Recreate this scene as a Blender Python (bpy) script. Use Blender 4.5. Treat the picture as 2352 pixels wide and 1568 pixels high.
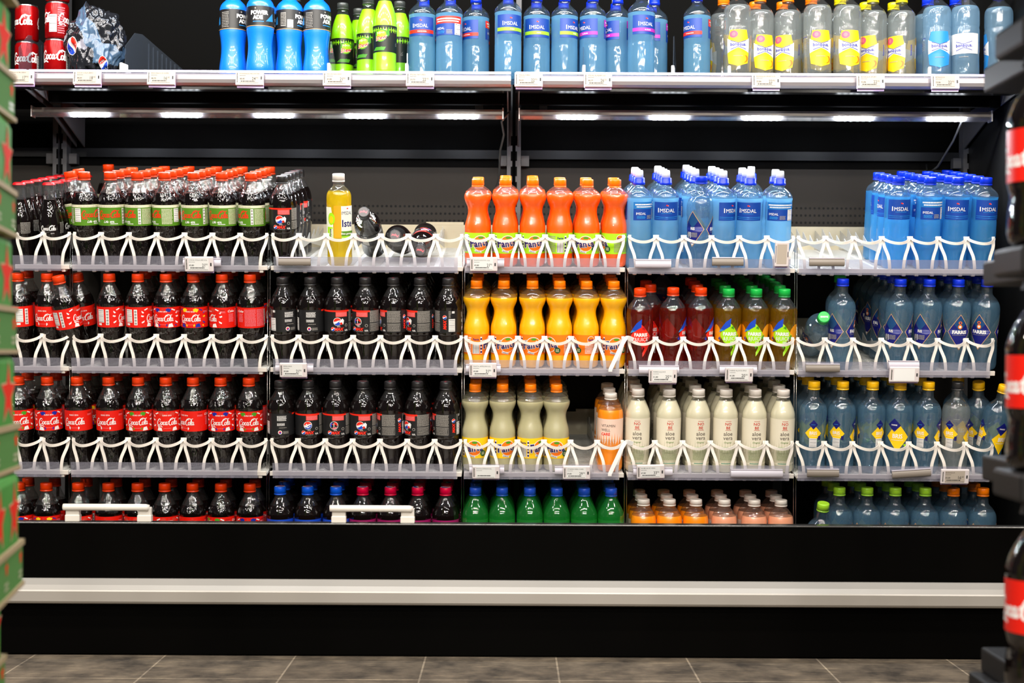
import bpy, bmesh, math, random
from math import sin, cos, pi, radians, sqrt
from mathutils import Vector, Matrix
from mathutils.geometry import tessellate_polygon

random.seed(7)
for o in list(bpy.data.objects): bpy.data.objects.remove(o, do_unlink=True)
S = bpy.context.scene
COL = S.collection

# ------------------------------------------------------------------ camera
F = 3267.0                       # focal length in pixels of the 2352 px wide frame (50 mm lens)
CAMY, CAMZ, HORIZON, ROLL = -3.267, 0.701, 810.0, radians(0.30)
cd = bpy.data.cameras.new('camera')
cam = bpy.data.objects.new('camera', cd); COL.objects.link(cam)
cd.sensor_width = 36.0; cd.lens = 36.0 * F / 2352.0
cd.shift_y = (HORIZON - 784.0) / 2352.0
cam.matrix_world = Matrix.Translation((0, CAMY, CAMZ)) @ Matrix.Rotation(-ROLL, 4, 'Y') @ Matrix.Rotation(pi/2, 4, 'X')
cd.clip_start = 0.05; cd.clip_end = 60
cd.dof.use_dof = True; cd.dof.focus_distance = 3.47; cd.dof.aperture_fstop = 3.4
S.camera = cam

def W(px, py, Y):
    """a point of the photograph at depth Y (m) as world X, Z"""
    x, y = px - 1176.0, py - 784.0
    c, s = cos(ROLL), sin(ROLL)
    x, y = c*x + s*y, -s*x + c*y
    k = (Y - CAMY) / F
    return x*k, CAMZ - (y + 784.0 - HORIZON)*k

# ------------------------------------------------------------------ world, exposure, shop lights
w = bpy.data.worlds.new('shop_ambient'); S.world = w; w.use_nodes = True
w.node_tree.nodes['Background'].inputs[0].default_value = (0.75, 0.8, 0.9, 1)
w.node_tree.nodes['Background'].inputs[1].default_value = 0.05
S.view_settings.view_transform = 'Standard'; S.view_settings.look = 'None'
S.view_settings.gamma = 1.0; S.view_settings.use_curve_mapping = False
S.view_settings.exposure = 0.12
S.cycles.use_denoising = True
S.cycles.transparent_max_bounces = 40; S.cycles.max_bounces = 9
S.cycles.diffuse_bounces = 3; S.cycles.glossy_bounces = 4; S.cycles.transmission_bounces = 6
S.cycles.caustics_reflective = False; S.cycles.caustics_refractive = False
S.cycles.sample_clamp_indirect = 4.0

def area(name, loc, target, sx, sy, power, color=(1, 1, 1)):
    l = bpy.data.lights.new(name, 'AREA'); l.shape = 'RECTANGLE'; l.size = sx; l.size_y = sy
    l.energy = power; l.color = color
    o = bpy.data.objects.new(name, l); COL.objects.link(o)
    d = Vector(target) - Vector(loc)
    o.matrix_world = Matrix.Translation(loc) @ d.to_track_quat('-Z', 'Y').to_matrix().to_4x4()
    return o
# shop ceiling fixtures: rows of bright lamps across the aisle behind the photographer
for r, (yy, pw) in enumerate(((-1.9, 14), (-3.2, 12), (-5.2, 20), (-8.0, 34))):
    for c in range(7):
        area('ceiling_lamp', (-2.7 + c*0.9, yy, 3.1), (-2.7*0.6 + c*0.54, 0.4, 0.7), 0.16, 0.16, pw, (1.0, 0.93, 0.84))
# the canopy light of the fridge, over the top shelf, just above the frame
area('canopy_light', (0.0, -0.10, 1.98), (0.0, 0.42, 1.35), 2.6, 0.04, 15, (0.86, 0.93, 1.0))

# ------------------------------------------------------------------ materials
MATS = {}
def nodes(m):
    m.use_nodes = True
    return m.node_tree.nodes, m.node_tree.links
def mat(name, col, rough=0.5, metal=0.0, spec=0.5, emit=None, es=0.0, bump=None, var=None, coat=0.0, trans=0.0):
    """plain surface; bump=(scale, strength), var=(scale, second colour, detail)"""
    if name in MATS: return MATS[name]
    m = bpy.data.materials.new(name); N, L = nodes(m); b = N['Principled BSDF']
    b.inputs['Base Color'].default_value = (*col, 1); b.inputs['Roughness'].default_value = rough
    b.inputs['Metallic'].default_value = metal; b.inputs['Specular IOR Level'].default_value = spec
    b.inputs['Coat Weight'].default_value = coat; b.inputs['Coat Roughness'].default_value = 0.05
    if emit: b.inputs['Emission Color'].default_value = (*emit, 1); b.inputs['Emission Strength'].default_value = es
    tc = N.new('ShaderNodeTexCoord')
    if bump:
        n = N.new('ShaderNodeTexNoise'); n.inputs['Scale'].default_value = bump[0]; n.inputs['Detail'].default_value = 3
        L.new(tc.outputs['Object'], n.inputs['Vector'])
        bp = N.new('ShaderNodeBump'); bp.inputs['Strength'].default_value = bump[1]; bp.inputs['Distance'].default_value = 0.002
        L.new(n.outputs['Fac'], bp.inputs['Height']); L.new(bp.outputs['Normal'], b.inputs['Normal'])
    if var:
        n = N.new('ShaderNodeTexNoise'); n.inputs['Scale'].default_value = var[0]; n.inputs['Detail'].default_value = var[2]
        L.new(tc.outputs['Object'], n.inputs['Vector'])
        mx = N.new('ShaderNodeMix'); mx.data_type = 'RGBA'
        mx.inputs[6].default_value = (*col, 1); mx.inputs[7].default_value = (*var[1], 1)
        L.new(n.outputs['Fac'], mx.inputs[0]); L.new(mx.outputs[2], b.inputs['Base Color'])
    MATS[name] = m; return m

def clear(name, tint, dcol, dfac, gloss=0.06, rough=0.06, bump=None, glow=0.5, refr=0.0):
    """see-through plastic: light goes straight on (tinted), a share is scattered, the rest mirrors off the skin"""
    if name in MATS: return MATS[name]
    m = bpy.data.materials.new(name); N, L = nodes(m); N.remove(N['Principled BSDF'])
    out = N['Material Output']
    t = N.new('ShaderNodeBsdfTransparent'); t.inputs[0].default_value = (*tint, 1)
    rf = None
    if refr:
        rf = N.new('ShaderNodeBsdfRefraction'); rf.inputs['Color'].default_value = (*tint, 1); rf.inputs['IOR'].default_value = 1.30; rf.inputs['Roughness'].default_value = .02
        mr = N.new('ShaderNodeMixShader'); mr.inputs[0].default_value = refr
        L.new(t.outputs[0], mr.inputs[1]); L.new(rf.outputs[0], mr.inputs[2]); t = mr
    d = N.new('ShaderNodeBsdfDiffuse'); d.inputs[0].default_value = (*dcol, 1)
    tl = N.new('ShaderNodeBsdfTranslucent'); tl.inputs[0].default_value = (*dcol, 1)
    dm = N.new('ShaderNodeMixShader'); dm.inputs[0].default_value = glow
    L.new(d.outputs[0], dm.inputs[1]); L.new(tl.outputs[0], dm.inputs[2])
    m1 = N.new('ShaderNodeMixShader'); m1.inputs[0].default_value = dfac
    L.new(t.outputs[0], m1.inputs[1]); L.new(dm.outputs[0], m1.inputs[2])
    g = N.new('ShaderNodeBsdfGlossy'); g.inputs['Roughness'].default_value = rough
    lw = N.new('ShaderNodeLayerWeight'); lw.inputs[0].default_value = 0.5
    pw = N.new('ShaderNodeMath'); pw.operation = 'POWER'; pw.inputs[1].default_value = 3.0
    L.new(lw.outputs['Facing'], pw.inputs[0])
    ml = N.new('ShaderNodeMath'); ml.operation = 'MULTIPLY_ADD'; ml.inputs[1].default_value = 0.55; ml.inputs[2].default_value = gloss
    L.new(pw.outputs[0], ml.inputs[0])
    m2 = N.new('ShaderNodeMixShader'); L.new(ml.outputs[0], m2.inputs[0])
    L.new(m1.outputs[0], m2.inputs[1]); L.new(g.outputs[0], m2.inputs[2])
    L.new(m2.outputs[0], out.inputs['Surface'])
    if bump:
        tc = N.new('ShaderNodeTexCoord'); mp = N.new('ShaderNodeMapping'); L.new(tc.outputs['Object'], mp.inputs[0])
        mp.inputs['Scale'].default_value = bump[2] if len(bump) > 2 else (1, 1, 1)
        n = N.new('ShaderNodeTexNoise'); n.inputs['Scale'].default_value = bump[0]; n.inputs['Detail'].default_value = 1.5
        L.new(mp.outputs[0], n.inputs['Vector'])
        bp = N.new('ShaderNodeBump'); bp.inputs['Strength'].default_value = bump[1]; bp.inputs['Distance'].default_value = 0.003
        L.new(n.outputs['Fac'], bp.inputs['Height'])
        L.new(bp.outputs[0], g.inputs['Normal']); L.new(bp.outputs[0], d.inputs['Normal'])
        if rf: L.new(bp.outputs[0], rf.inputs['Normal'])
    MATS[name] = m; return m

def liquid(name, col, rough=0.07, bump=None, sss=0.0, spec=0.6):
    """opaque drink seen through the glossy bottle wall"""
    if name in MATS: return MATS[name]
    m = mat(name, col, rough=rough, spec=spec)
    N, L = m.node_tree.nodes, m.node_tree.links; b = N['Principled BSDF']
    if sss:
        b.inputs['Roughness'].default_value = 0.35
        b.inputs['Coat Weight'].default_value = 0.9; b.inputs['Coat Roughness'].default_value = 0.05
        b.inputs['Subsurface Weight'].default_value = sss; b.inputs['Subsurface Scale'].default_value = 0.02
        b.inputs['Subsurface Radius'].default_value = (1, .6, .3)
    if bump:
        tc = N['Texture Coordinate']; mp = N.new('ShaderNodeMapping'); L.new(tc.outputs['Object'], mp.inputs[0])
        mp.inputs['Scale'].default_value = bump[2] if len(bump) > 2 else (1, 1, 1)
        n = N.new('ShaderNodeTexNoise'); n.inputs['Scale'].default_value = bump[0]; n.inputs['Detail'].default_value = 1.5
        L.new(mp.outputs[0], n.inputs['Vector'])
        bp = N.new('ShaderNodeBump'); bp.inputs['Strength'].default_value = bump[1]; bp.inputs['Distance'].default_value = 0.003
        L.new(n.outputs['Fac'], bp.inputs['Height'])
        L.new(bp.outputs[0], b.inputs['Coat Normal' if sss else 'Normal'])
    return m

def lin(r, g, b):
    f = lambda c: (c/255/12.92) if c/255 <= 0.04045 else ((c/255 + 0.055)/1.055)**2.4
    return (f(r), f(g), f(b))

# ------------------------------------------------------------------ object helpers
def tag(o, label=None, cat=None, group=None, kind=None):
    if label: o['label'] = label
    if cat: o['category'] = cat
    if group: o['group'] = group
    if kind: o['kind'] = kind
    return o
def link(name, me, parent=None, M=None, label=None):
    o = bpy.data.objects.new(name, me); COL.objects.link(o)
    if parent is not None: o.parent = parent
    if M is not None: o.matrix_local = M
    if label: o['label'] = label
    return o
def empty(name, M, label, cat, group=None):
    o = bpy.data.objects.new(name, None); COL.objects.link(o); o.empty_display_size = 0.02
    o.matrix_world = M; tag(o, label, cat, group); return o
def mesh_of(name, bm, mats, smooth=False):
    me = bpy.data.meshes.new(name); bm.to_mesh(me); bm.free()
    for m in (mats if isinstance(mats, (list, tuple)) else [mats]): me.materials.append(m)
    if smooth: me.polygons.foreach_set('use_smooth', [True]*len(me.polygons))
    me.update(); return me
def box(bm, x0, x1, y0, y1, z0, z1, mi=0, bev=0.0):
    v = [bm.verts.new((x, y, z)) for z in (z0, z1) for y in (y0, y1) for x in (x0, x1)]
    fs = [bm.faces.new([v[i] for i in f]) for f in ((0,2,3,1),(4,5,7,6),(0,1,5,4),(2,6,7,3),(0,4,6,2),(1,3,7,5))]
    for f in fs: f.material_index = mi
    if bev:
        es = list({e for f in fs for e in f.edges})
        r = bmesh.ops.bevel(bm, geom=es, offset=bev, segments=2, profile=0.5, affect='EDGES')
        for f in r['faces']: f.material_index = mi
def ribbon(bm, pts, wd, th, mi=0, side=None):
    """a flat strip of width wd and thickness th swept along pts"""
    rings = []
    n = len(pts)
    for i, p in enumerate(pts):
        p = Vector(p); t = (Vector(pts[min(i+1, n-1)]) - Vector(pts[max(i-1, 0)])).normalized()
        nrm = Vector(side) if side else Vector((0, -1, 0))
        s = t.cross(nrm).normalized(); q = s.cross(t).normalized()
        rings.append([bm.verts.new(p + s*a*wd/2 + q*b*th/2) for a, b in ((-1,-1),(1,-1),(1,1),(-1,1))])
    for a, b in zip(rings, rings[1:]):
        for k in range(4):
            f = bm.faces.new((a[k], a[(k+1) % 4], b[(k+1) % 4], b[k])); f.material_index = mi
    bm.faces.new(rings[0][::-1]).material_index = mi; bm.faces.new(rings[-1]).material_index = mi
def tube(bm, pts, r, n=8, mi=0, r2=None):
    rings = []; N_ = len(pts)
    for i, p in enumerate(pts):
        p = Vector(p); t = (Vector(pts[min(i+1, N_-1)]) - Vector(pts[max(i-1, 0)])).normalized()
        up = Vector((0, 0, 1)) if abs(t.z) < 0.9 else Vector((0, 1, 0))
        s = t.cross(up).normalized(); q = s.cross(t)
        rings.append([bm.verts.new(p + s*r*cos(2*pi*k/n) + q*(r2 or r)*sin(2*pi*k/n)) for k in range(n)])
    for a, b in zip(rings, rings[1:]):
        for k in range(n):
            f = bm.faces.new((a[k], a[(k+1) % n], b[(k+1) % n], b[k])); f.material_index = mi; f.smooth = True
    bm.faces.new(rings[0][::-1]).material_index = mi; bm.faces.new(rings[-1]).material_index = mi
def extrude_profile(bm, prof, x0, x1, mis=None):
    """closed profile in (y, z) drawn out from x0 to x1"""
    a = [bm.verts.new((x0, y, z)) for y, z in prof]; b = [bm.verts.new((x1, y, z)) for y, z in prof]
    n = len(prof)
    for k in range(n):
        f = bm.faces.new((a[k], a[(k+1) % n], b[(k+1) % n], b[k]))
        if mis: f.material_index = mis[k]
    bm.faces.new(a[::-1]); bm.faces.new(b)
    bmesh.ops.recalc_face_normals(bm, faces=bm.faces)
def catmull(p, sub=6):
    out = []
    for i in range(len(p)-1):
        a, b, c, d = p[max(i-1, 0)], p[i], p[i+1], p[min(i+2, len(p)-1)]
        for k in range(sub):
            t = k/sub
            out.append(tuple(0.5*((2*b[j]) + (-a[j]+c[j])*t + (2*a[j]-5*b[j]+4*c[j]-d[j])*t*t + (-a[j]+3*b[j]-3*c[j]+d[j])*t**3) for j in range(len(b))))
    out.append(tuple(p[-1])); return out

# ------------------------------------------------------------------ flat artwork (labels, screens) laid on surfaces as thin geometry
_TXT = {}
def text_geo(s, size, bold, shear, bev=0):
    key = (s, size, bold, shear)
    if key not in _TXT:
        c = bpy.data.curves.new('t', 'FONT'); c.body = s; c.size = 1.0; c.shear = shear; c.offset = bold
        c.resolution_u = 2; c.dimensions = '2D'
        o = bpy.data.objects.new('t', c); m = bpy.data.meshes.new_from_object(o)
        vs = [(v.co.x*size, v.co.y*size) for v in m.vertices]; fs = [tuple(p.vertices) for p in m.polygons]
        bpy.data.objects.remove(o); bpy.data.curves.remove(c); bpy.data.meshes.remove(m)
        _TXT[key] = (vs, fs)
    return _TXT[key]
class Art:
    """2-D shapes in millimetres: u to the right, v up"""
    def __init__(self): self.items = []; self.mats = []
    def mi(self, m):
        if m not in self.mats: self.mats.append(m)
        return self.mats.index(m)
    def add(self, vs, fs, m, layer): self.items.append((vs, fs, self.mi(m), layer))
    def poly(self, pts, m, layer=1):
        tri = tessellate_polygon([[Vector((x, y, 0)) for x, y in pts]])
        self.add(list(pts), [tuple(t) for t in tri], m, layer)
    def rect(self, x0, y0, x1, y1, m, layer=1): self.add([(x0,y0),(x1,y0),(x1,y1),(x0,y1)], [(0,1,2,3)], m, layer)
    def circ(self, cx, cy, r, m, layer=1, ry=None, n=20, a0=0, a1=360, rot=0):
        ry = ry or r; pts = []
        for k in range(n + (a1-a0 < 360)):
            a = radians(a0 + (a1-a0)*k/n); x, y = r*cos(a), ry*sin(a)
            pts.append((cx + x*cos(rot) - y*sin(rot), cy + x*sin(rot) + y*cos(rot)))
        self.add(pts, [tuple(range(len(pts)))], m, layer)
    def text(self, s, x, y, size, m, layer=2, bold=0.0, shear=0.0, sx=1.0, rot=0.0, align=0.5):
        vs, fs = text_geo(s, size, bold, shear)
        if not vs: return
        x0, x1 = min(v[0] for v in vs), max(v[0] for v in vs)
        ox = x0 + (x1-x0)*align; r = radians(rot)
        out = []
        for a, b in vs:
            a = (a-ox)*sx; out.append((x + a*cos(r) - b*sin(r), y + a*sin(r) + b*cos(r)))
        self.add(out, fs, m, layer)
    def stroke(self, pts, w, m, layer=2, sub=5):
        p = catmull(pts, sub); n = len(p); L_, R_ = [], []
        for i in range(n):
            a, b = p[max(i-1, 0)], p[min(i+1, n-1)]
            dx, dy = b[0]-a[0], b[1]-a[1]; l = sqrt(dx*dx+dy*dy) or 1
            h = (p[i][2] if len(p[i]) > 2 else 1.0)*w/2
            L_.append((p[i][0]-dy/l*h, p[i][1]+dx/l*h)); R_.append((p[i][0]+dy/l*h, p[i][1]-dx/l*h))
        vs = L_ + R_; self.add(vs, [(n+i, n+i+1, i+1, i) for i in range(n-1)], m, layer)
    def lines(self, x0, y0, x1, y1, rows, m, layer=2, fill=0.55):
        """small print, as rows of short dashes"""
        rnd = random.Random(int(x0*13+y0*7+rows)); h = (y1-y0)/rows; vs = []; fs = []
        for r in range(rows):
            x = x0; y = y1 - (r+1)*h + h*0.25
            while x < x1 - 1:
                l = rnd.uniform(1.0, 3.6); e = min(x+l, x1)
                k = len(vs); vs += [(x, y), (e, y), (e, y+h*fill), (x, y+h*fill)]; fs.append((k, k+1, k+2, k+3)); x = e + 0.6
        self.add(vs, fs, m, layer)
    def barcode(self, x0, y0, x1, y1, horizontal=True):
        self.rect(x0, y0, x1, y1, PAPER, 2); n = 7
        for k in range(n):
            if horizontal:
                y = y0 + 0.8 + (y1-y0-1.6)*(k+0.3)/n; self.rect(x0+1.2, y, x1-1.2, y + (0.5 if k % 3 else 0.9), INK, 3)
            else:
                x = x0 + 0.8 + (x1-x0-1.6)*(k+0.3)/n; self.rect(x, y0+1.2, x + (0.5 if k % 3 else 0.9), y1-1.2, INK, 3)
    def build(self, name, fmap, us=4.0, vs_=None, smooth=True):
        allbm = bmesh.new()
        for vs, fs, mi, layer in self.items:
            bm = bmesh.new(); vv = [bm.verts.new((a, b, 0)) for a, b in vs]
            for f in fs:
                try: bm.faces.new([vv[i] for i in f])
                except ValueError: pass
            lo, hi = min(v[0] for v in vs), max(v[0] for v in vs)
            if us:
                k = math.ceil(lo/us)
                while k*us < hi:
                    if k*us > lo + .01 and k*us < hi - .01: bmesh.ops.bisect_plane(bm, geom=bm.verts[:]+bm.edges[:]+bm.faces[:], plane_co=(k*us, 0, 0), plane_no=(1, 0, 0))
                    k += 1
            if vs_:
                lo, hi = min(v[1] for v in vs), max(v[1] for v in vs); k = math.ceil(lo/vs_)
                while k*vs_ < hi:
                    bmesh.ops.bisect_plane(bm, geom=bm.verts[:]+bm.edges[:]+bm.faces[:], plane_co=(0, k*vs_, 0), plane_no=(0, 1, 0)); k += 1
            mp = {}
            for v in bm.verts: mp[v] = allbm.verts.new(fmap(v.co.x, v.co.y, layer))
            for f in bm.faces:
                try: g = allbm.faces.new([mp[v] for v in f.verts])
                except ValueError: continue
                n0 = f.normal.z
                if n0 < 0: g.normal_flip()
                g.material_index = mi; g.smooth = smooth
            bm.free()
        return mesh_of(name, allbm, self.mats)
def cyl_map(rfun, off=0.35, step=0.22, ucen=0.0):
    R0 = {}
    def f(u, v, layer):
        r = rfun(v); rr = (r + off + step*layer)/1000.0; th = (u - ucen)/RNOM[0]
        return (rr*sin(th), -rr*cos(th), v/1000.0)
    return f
RNOM = [32.5]
def flat_map(u, v, layer): return (u/1000, -0.0003*layer, v/1000)

PAPER = mat('label_paper_white', (0.80, 0.78, 0.76), 0.45)
INK = mat('black_ink', (0.02, 0.02, 0.022), 0.5)
# ------------------------------------------------------------------ setting: floor
def floor_material():
    m = bpy.data.materials.new('stone_tiles'); N, L = nodes(m); b = N['Principled BSDF']; b.inputs['Roughness'].default_value = .42
    tc = N.new('ShaderNodeTexCoord'); mp = N.new('ShaderNodeMapping'); mp.inputs['Location'].default_value = (-.105, .221, 0)
    L.new(tc.outputs['Object'], mp.inputs[0])
    br = N.new('ShaderNodeTexBrick'); br.offset = 0; br.squash = 1
    for i, v in (('Scale', 1.0), ('Brick Width', .3), ('Row Height', .6), ('Mortar Size', .0022), ('Mortar Smooth', .2), ('Bias', 0.0)): br.inputs[i].default_value = v
    br.inputs['Color1'].default_value = (.150, .128, .104, 1); br.inputs['Color2'].default_value = (.175, .150, .122, 1); br.inputs['Mortar'].default_value = (.36, .31, .25, 1)
    L.new(mp.outputs[0], br.inputs['Vector'])
    n1 = N.new('ShaderNodeTexNoise'); n1.inputs['Scale'].default_value = 9; n1.inputs['Detail'].default_value = 8; n1.inputs['Roughness'].default_value = .65; L.new(tc.outputs['Object'], n1.inputs['Vector'])
    mp2 = N.new('ShaderNodeMapping'); mp2.inputs['Scale'].default_value = (6, 60, 6); mp2.inputs['Rotation'].default_value = (0, 0, .3); L.new(tc.outputs['Object'], mp2.inputs[0])
    n2 = N.new('ShaderNodeTexNoise'); n2.inputs['Scale'].default_value = 2; n2.inputs['Detail'].default_value = 6; L.new(mp2.outputs[0], n2.inputs['Vector'])
    cr = N.new('ShaderNodeValToRGB'); cr.color_ramp.elements[0].position = .35; cr.color_ramp.elements[0].color = (.45, .45, .47, 1); cr.color_ramp.elements[1].position = .68; cr.color_ramp.elements[1].color = (1.75, 1.65, 1.5, 1)
    L.new(n1.outputs['Fac'], cr.inputs[0])
    cr2 = N.new('ShaderNodeValToRGB'); cr2.color_ramp.elements[0].position = .55; cr2.color_ramp.elements[0].color = (1, 1, 1, 1); cr2.color_ramp.elements[1].position = .72; cr2.color_ramp.elements[1].color = (1.7, 1.65, 1.5, 1)
    L.new(n2.outputs['Fac'], cr2.inputs[0])
    a = N.new('ShaderNodeMix'); a.data_type = 'RGBA'; a.blend_type = 'MULTIPLY'; a.inputs[0].default_value = 1; L.new(br.outputs['Color'], a.inputs[6]); L.new(cr.outputs[0], a.inputs[7])
    c = N.new('ShaderNodeMix'); c.data_type = 'RGBA'; c.blend_type = 'MULTIPLY'; c.inputs[0].default_value = 1; L.new(a.outputs[2], c.inputs[6]); L.new(cr2.outputs[0], c.inputs[7])
    L.new(c.outputs[2], b.inputs['Base Color'])
    bp = N.new('ShaderNodeBump'); bp.inputs['Strength'].default_value = .25; bp.inputs['Distance'].default_value = .002; L.new(n1.outputs['Fac'], bp.inputs['Height']); L.new(bp.outputs[0], b.inputs['Normal'])
    return m
bm = bmesh.new(); box(bm, -3.2, 3.2, -4.5, 1.0, -.05, 0)
tag(link('floor', mesh_of('floor', bm, floor_material())), kind='structure')
bm = bmesh.new(); box(bm, -3.2, 3.2, 0.95, 1.0, 0, 3.0)
tag(link('wall_back', mesh_of('wall_back', bm, mat('dark_wall', (.01, .01, .011), .7))), kind='structure')

# ------------------------------------------------------------------ the open display fridge
BLACK = mat('black_enamel', (.0006, .0006, .0006), .5, spec=.03, var=(3, (.0018, .0015, .0011), 4))
DARK = mat('charcoal_panel', (.008, .008, .008), .5, spec=.15)
BACKP = mat('back_panel_brown_grey', (.028, .024, .020), .5, spec=.12)
STEELG = mat('grey_post_paint', (.075, .072, .075), .4, spec=.4)
ALU = mat('brushed_aluminium', (.72, .70, .68), .35, metal=.35)
WPL = mat('white_bumper_plastic', (.74, .70, .66), .35, bump=(30, .03))
CREAMP = mat('cream_duct_panel', lin(214, 206, 180), .5)
FRAMEG = mat('light_grey_frame', lin(120, 116, 112), .45)
SILV = mat('silver_strip', (.62, .58, .62), .28, metal=.6)
fr = empty('display_fridge', Matrix(), 'long black open display fridge holding all the drink shelves', 'fridge')
XL, XR = -1.92, 1.252
bm = bmesh.new(); box(bm, XL, XR, 0, .03, .128, .304, bev=.002); link('front_panel', mesh_of('p', bm, BLACK), fr)
bm = bmesh.new(); box(bm, XL, XR, .006, .03, .004, .128, bev=.001); link('kick_panel', mesh_of('p', bm, BLACK), fr)
bm = bmesh.new(); extrude_profile(bm, [(0, .179), (-.008, .179), (-.030, .168), (-.040, .158), (-.0415, .155), (-.0375, .132), (-.033, .127), (-.018, .123), (0, .123)], XL, XR - .03)
link('bumper_rail', mesh_of('p', bm, mat('bumper_satin', (.50, .47, .43), .38, metal=.25, bump=(30, .03))), fr)
bm = bmesh.new(); box(bm, XL, XR, -.003, .034, .304, .3075, bev=.001); link('edge_trim', mesh_of('p', bm, mat('dark_chrome_edge', (.25, .25, .25), .25, metal=.9)), fr)
bm = bmesh.new(); box(bm, XL, XR, .03, .80, .10, .118); link('well_floor', mesh_of('p', bm, DARK), fr)
bm = bmesh.new(); box(bm, XR, XR+.03, .0, .80, .0, 2.1); link('side_panel', mesh_of('p', bm, DARK), fr)
# back panel with three rows of punched air holes
bm = bmesh.new()
box(bm, XL, XR, .72, .735, 1.255, 2.1, 1); box(bm, XL, XR, .675, .735, 1.238, 1.262, 2); box(bm, XL, XR, .69, .735, 1.214, 1.238, 1)
box(bm, XL, XR, .68, .70, .10, 1.214, 0)
link('back_panel', mesh_of('p', bm, [BACKP, BLACK, mat('ledge_grey', (.010, .010, .011), .4, spec=.2)]), fr)
bm = bmesh.new()
for z in (1.106, 1.086, 1.066):
    x = XL + .02
    while x < XR - .02:
        vs = [bm.verts.new((x + .0034*cos(2*pi*k/8), .6795, z + .0034*sin(2*pi*k/8))) for k in range(8)]; bm.faces.new(vs[::-1]); x += .0125
link('air_holes', mesh_of('p', bm, mat('hole_black', (.001, .001, .001), .9)), fr)
for px in (243, 1446, 1786):
    x = (px-1176)*(.672-CAMY)/F; bm = bmesh.new(); box(bm, x-.013, x+.013, .664, .68, .12, .93, bev=.002); link('inner_post', mesh_of('p', bm, FRAMEG), fr)
for px in (140, 1178, 2221):
    x = (px-1176)*(.66-CAMY)/F
    bm = bmesh.new(); box(bm, x-.019, x-.0045, .64, .68, .12, 2.0); box(bm, x+.0045, x+.019, .64, .68, .12, 2.0); box(bm, x-.0045, x+.0045, .665, .68, .12, 2.0, 1)
    z = 1.06
    while z < 1.30: box(bm, x-.0085, x-.0045, .6385, .64, z, z+.026, 1); box(bm, x+.0045, x+.0085, .6385, .64, z, z+.026, 1); z += .042
    link('upright_post', mesh_of('p', bm, [STEELG, BLACK]), fr)
    for xa in (x-.042, x+.02): bm = bmesh.new(); box(bm, xa, xa+.022, .655, .68, 1.216, 1.244); link('wall_clamp', mesh_of('p', bm, STEELG), fr)
    for sx in (-.036, .040):
        bm = bmesh.new(); bmesh.ops.create_cone(bm, cap_ends=True, segments=10, radius1=.005, radius2=.004, depth=.004, matrix=Matrix.Translation((x+sx, .678, 1.172)) @ Matrix.Rotation(pi/2, 4, 'X'))
        link('bolt', mesh_of('p', bm, ALU), fr)
# ------------------------------------------------------------------ top shelves
def shelf(x0, x1, label):
    s = empty('metal_shelf', Matrix.Translation(((x0+x1)/2, .226, 1.37)), label, 'shelf', 'top shelves')
    inv = s.matrix_world.inverted()
    def part(n, bm, m, sm=False):
        bmesh.ops.transform(bm, matrix=inv, verts=bm.verts); return link(n, mesh_of(n, bm, m, sm), s)
    bm = bmesh.new(); box(bm, x0, x1, .232, .66, 1.366, 1.384); box(bm, x0, x1, .232, .262, 1.345, 1.366); box(bm, x0+.01, x1-.01, .345, .365, 1.332, 1.366)
    part('shelf_board', bm, mat('shelf_black_gloss', (.004, .004, .004), .12, spec=.12))
    bm = bmesh.new(); extrude_profile(bm, [(.232, 1.3835), (.222, 1.382), (.214, 1.377), (.211, 1.366), (.214, 1.358), (.222, 1.3535), (.232, 1.3525)], x0, x1); part('price_rail', bm, mat('satin_rail', (.36, .33, .34), .32, metal=.3))
    bm = bmesh.new(); box(bm, x0, x1, .226, .229, 1.3845, 1.391); part('shelf_lip', bm, mat('lip_lilac_steel', (.46, .44, .66), .25, metal=.5))
    for x, sg in ((x0+.008, 1), (x1-.008, -1)):
        bm = bmesh.new()
        P = [(.24, 1.362), (.24, 1.345), (.40, 1.330), (.655, 1.262), (.655, 1.362)]
        a = [bm.verts.new((x-.0015, y, z)) for y, z in P]; b = [bm.verts.new((x+.0015, y, z)) for y, z in P]
        bm.faces.new(a); bm.faces.new(b[::-1])
        for k in range(5): bm.faces.new((a[k], b[k], b[(k+1) % 5], a[(k+1) % 5]))
        bmesh.ops.recalc_face_normals(bm, faces=bm.faces); part('bracket', bm, STEELG)
    return s
shelf(-1.19, -.006, 'left white-railed top shelf with sports drinks and blue waters')
shelf(.006, 1.247, 'right white-railed top shelf with blue and clear waters')
shelf(-1.93, -1.196, 'top shelf at the left edge, partly behind the green beer stack')
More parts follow.
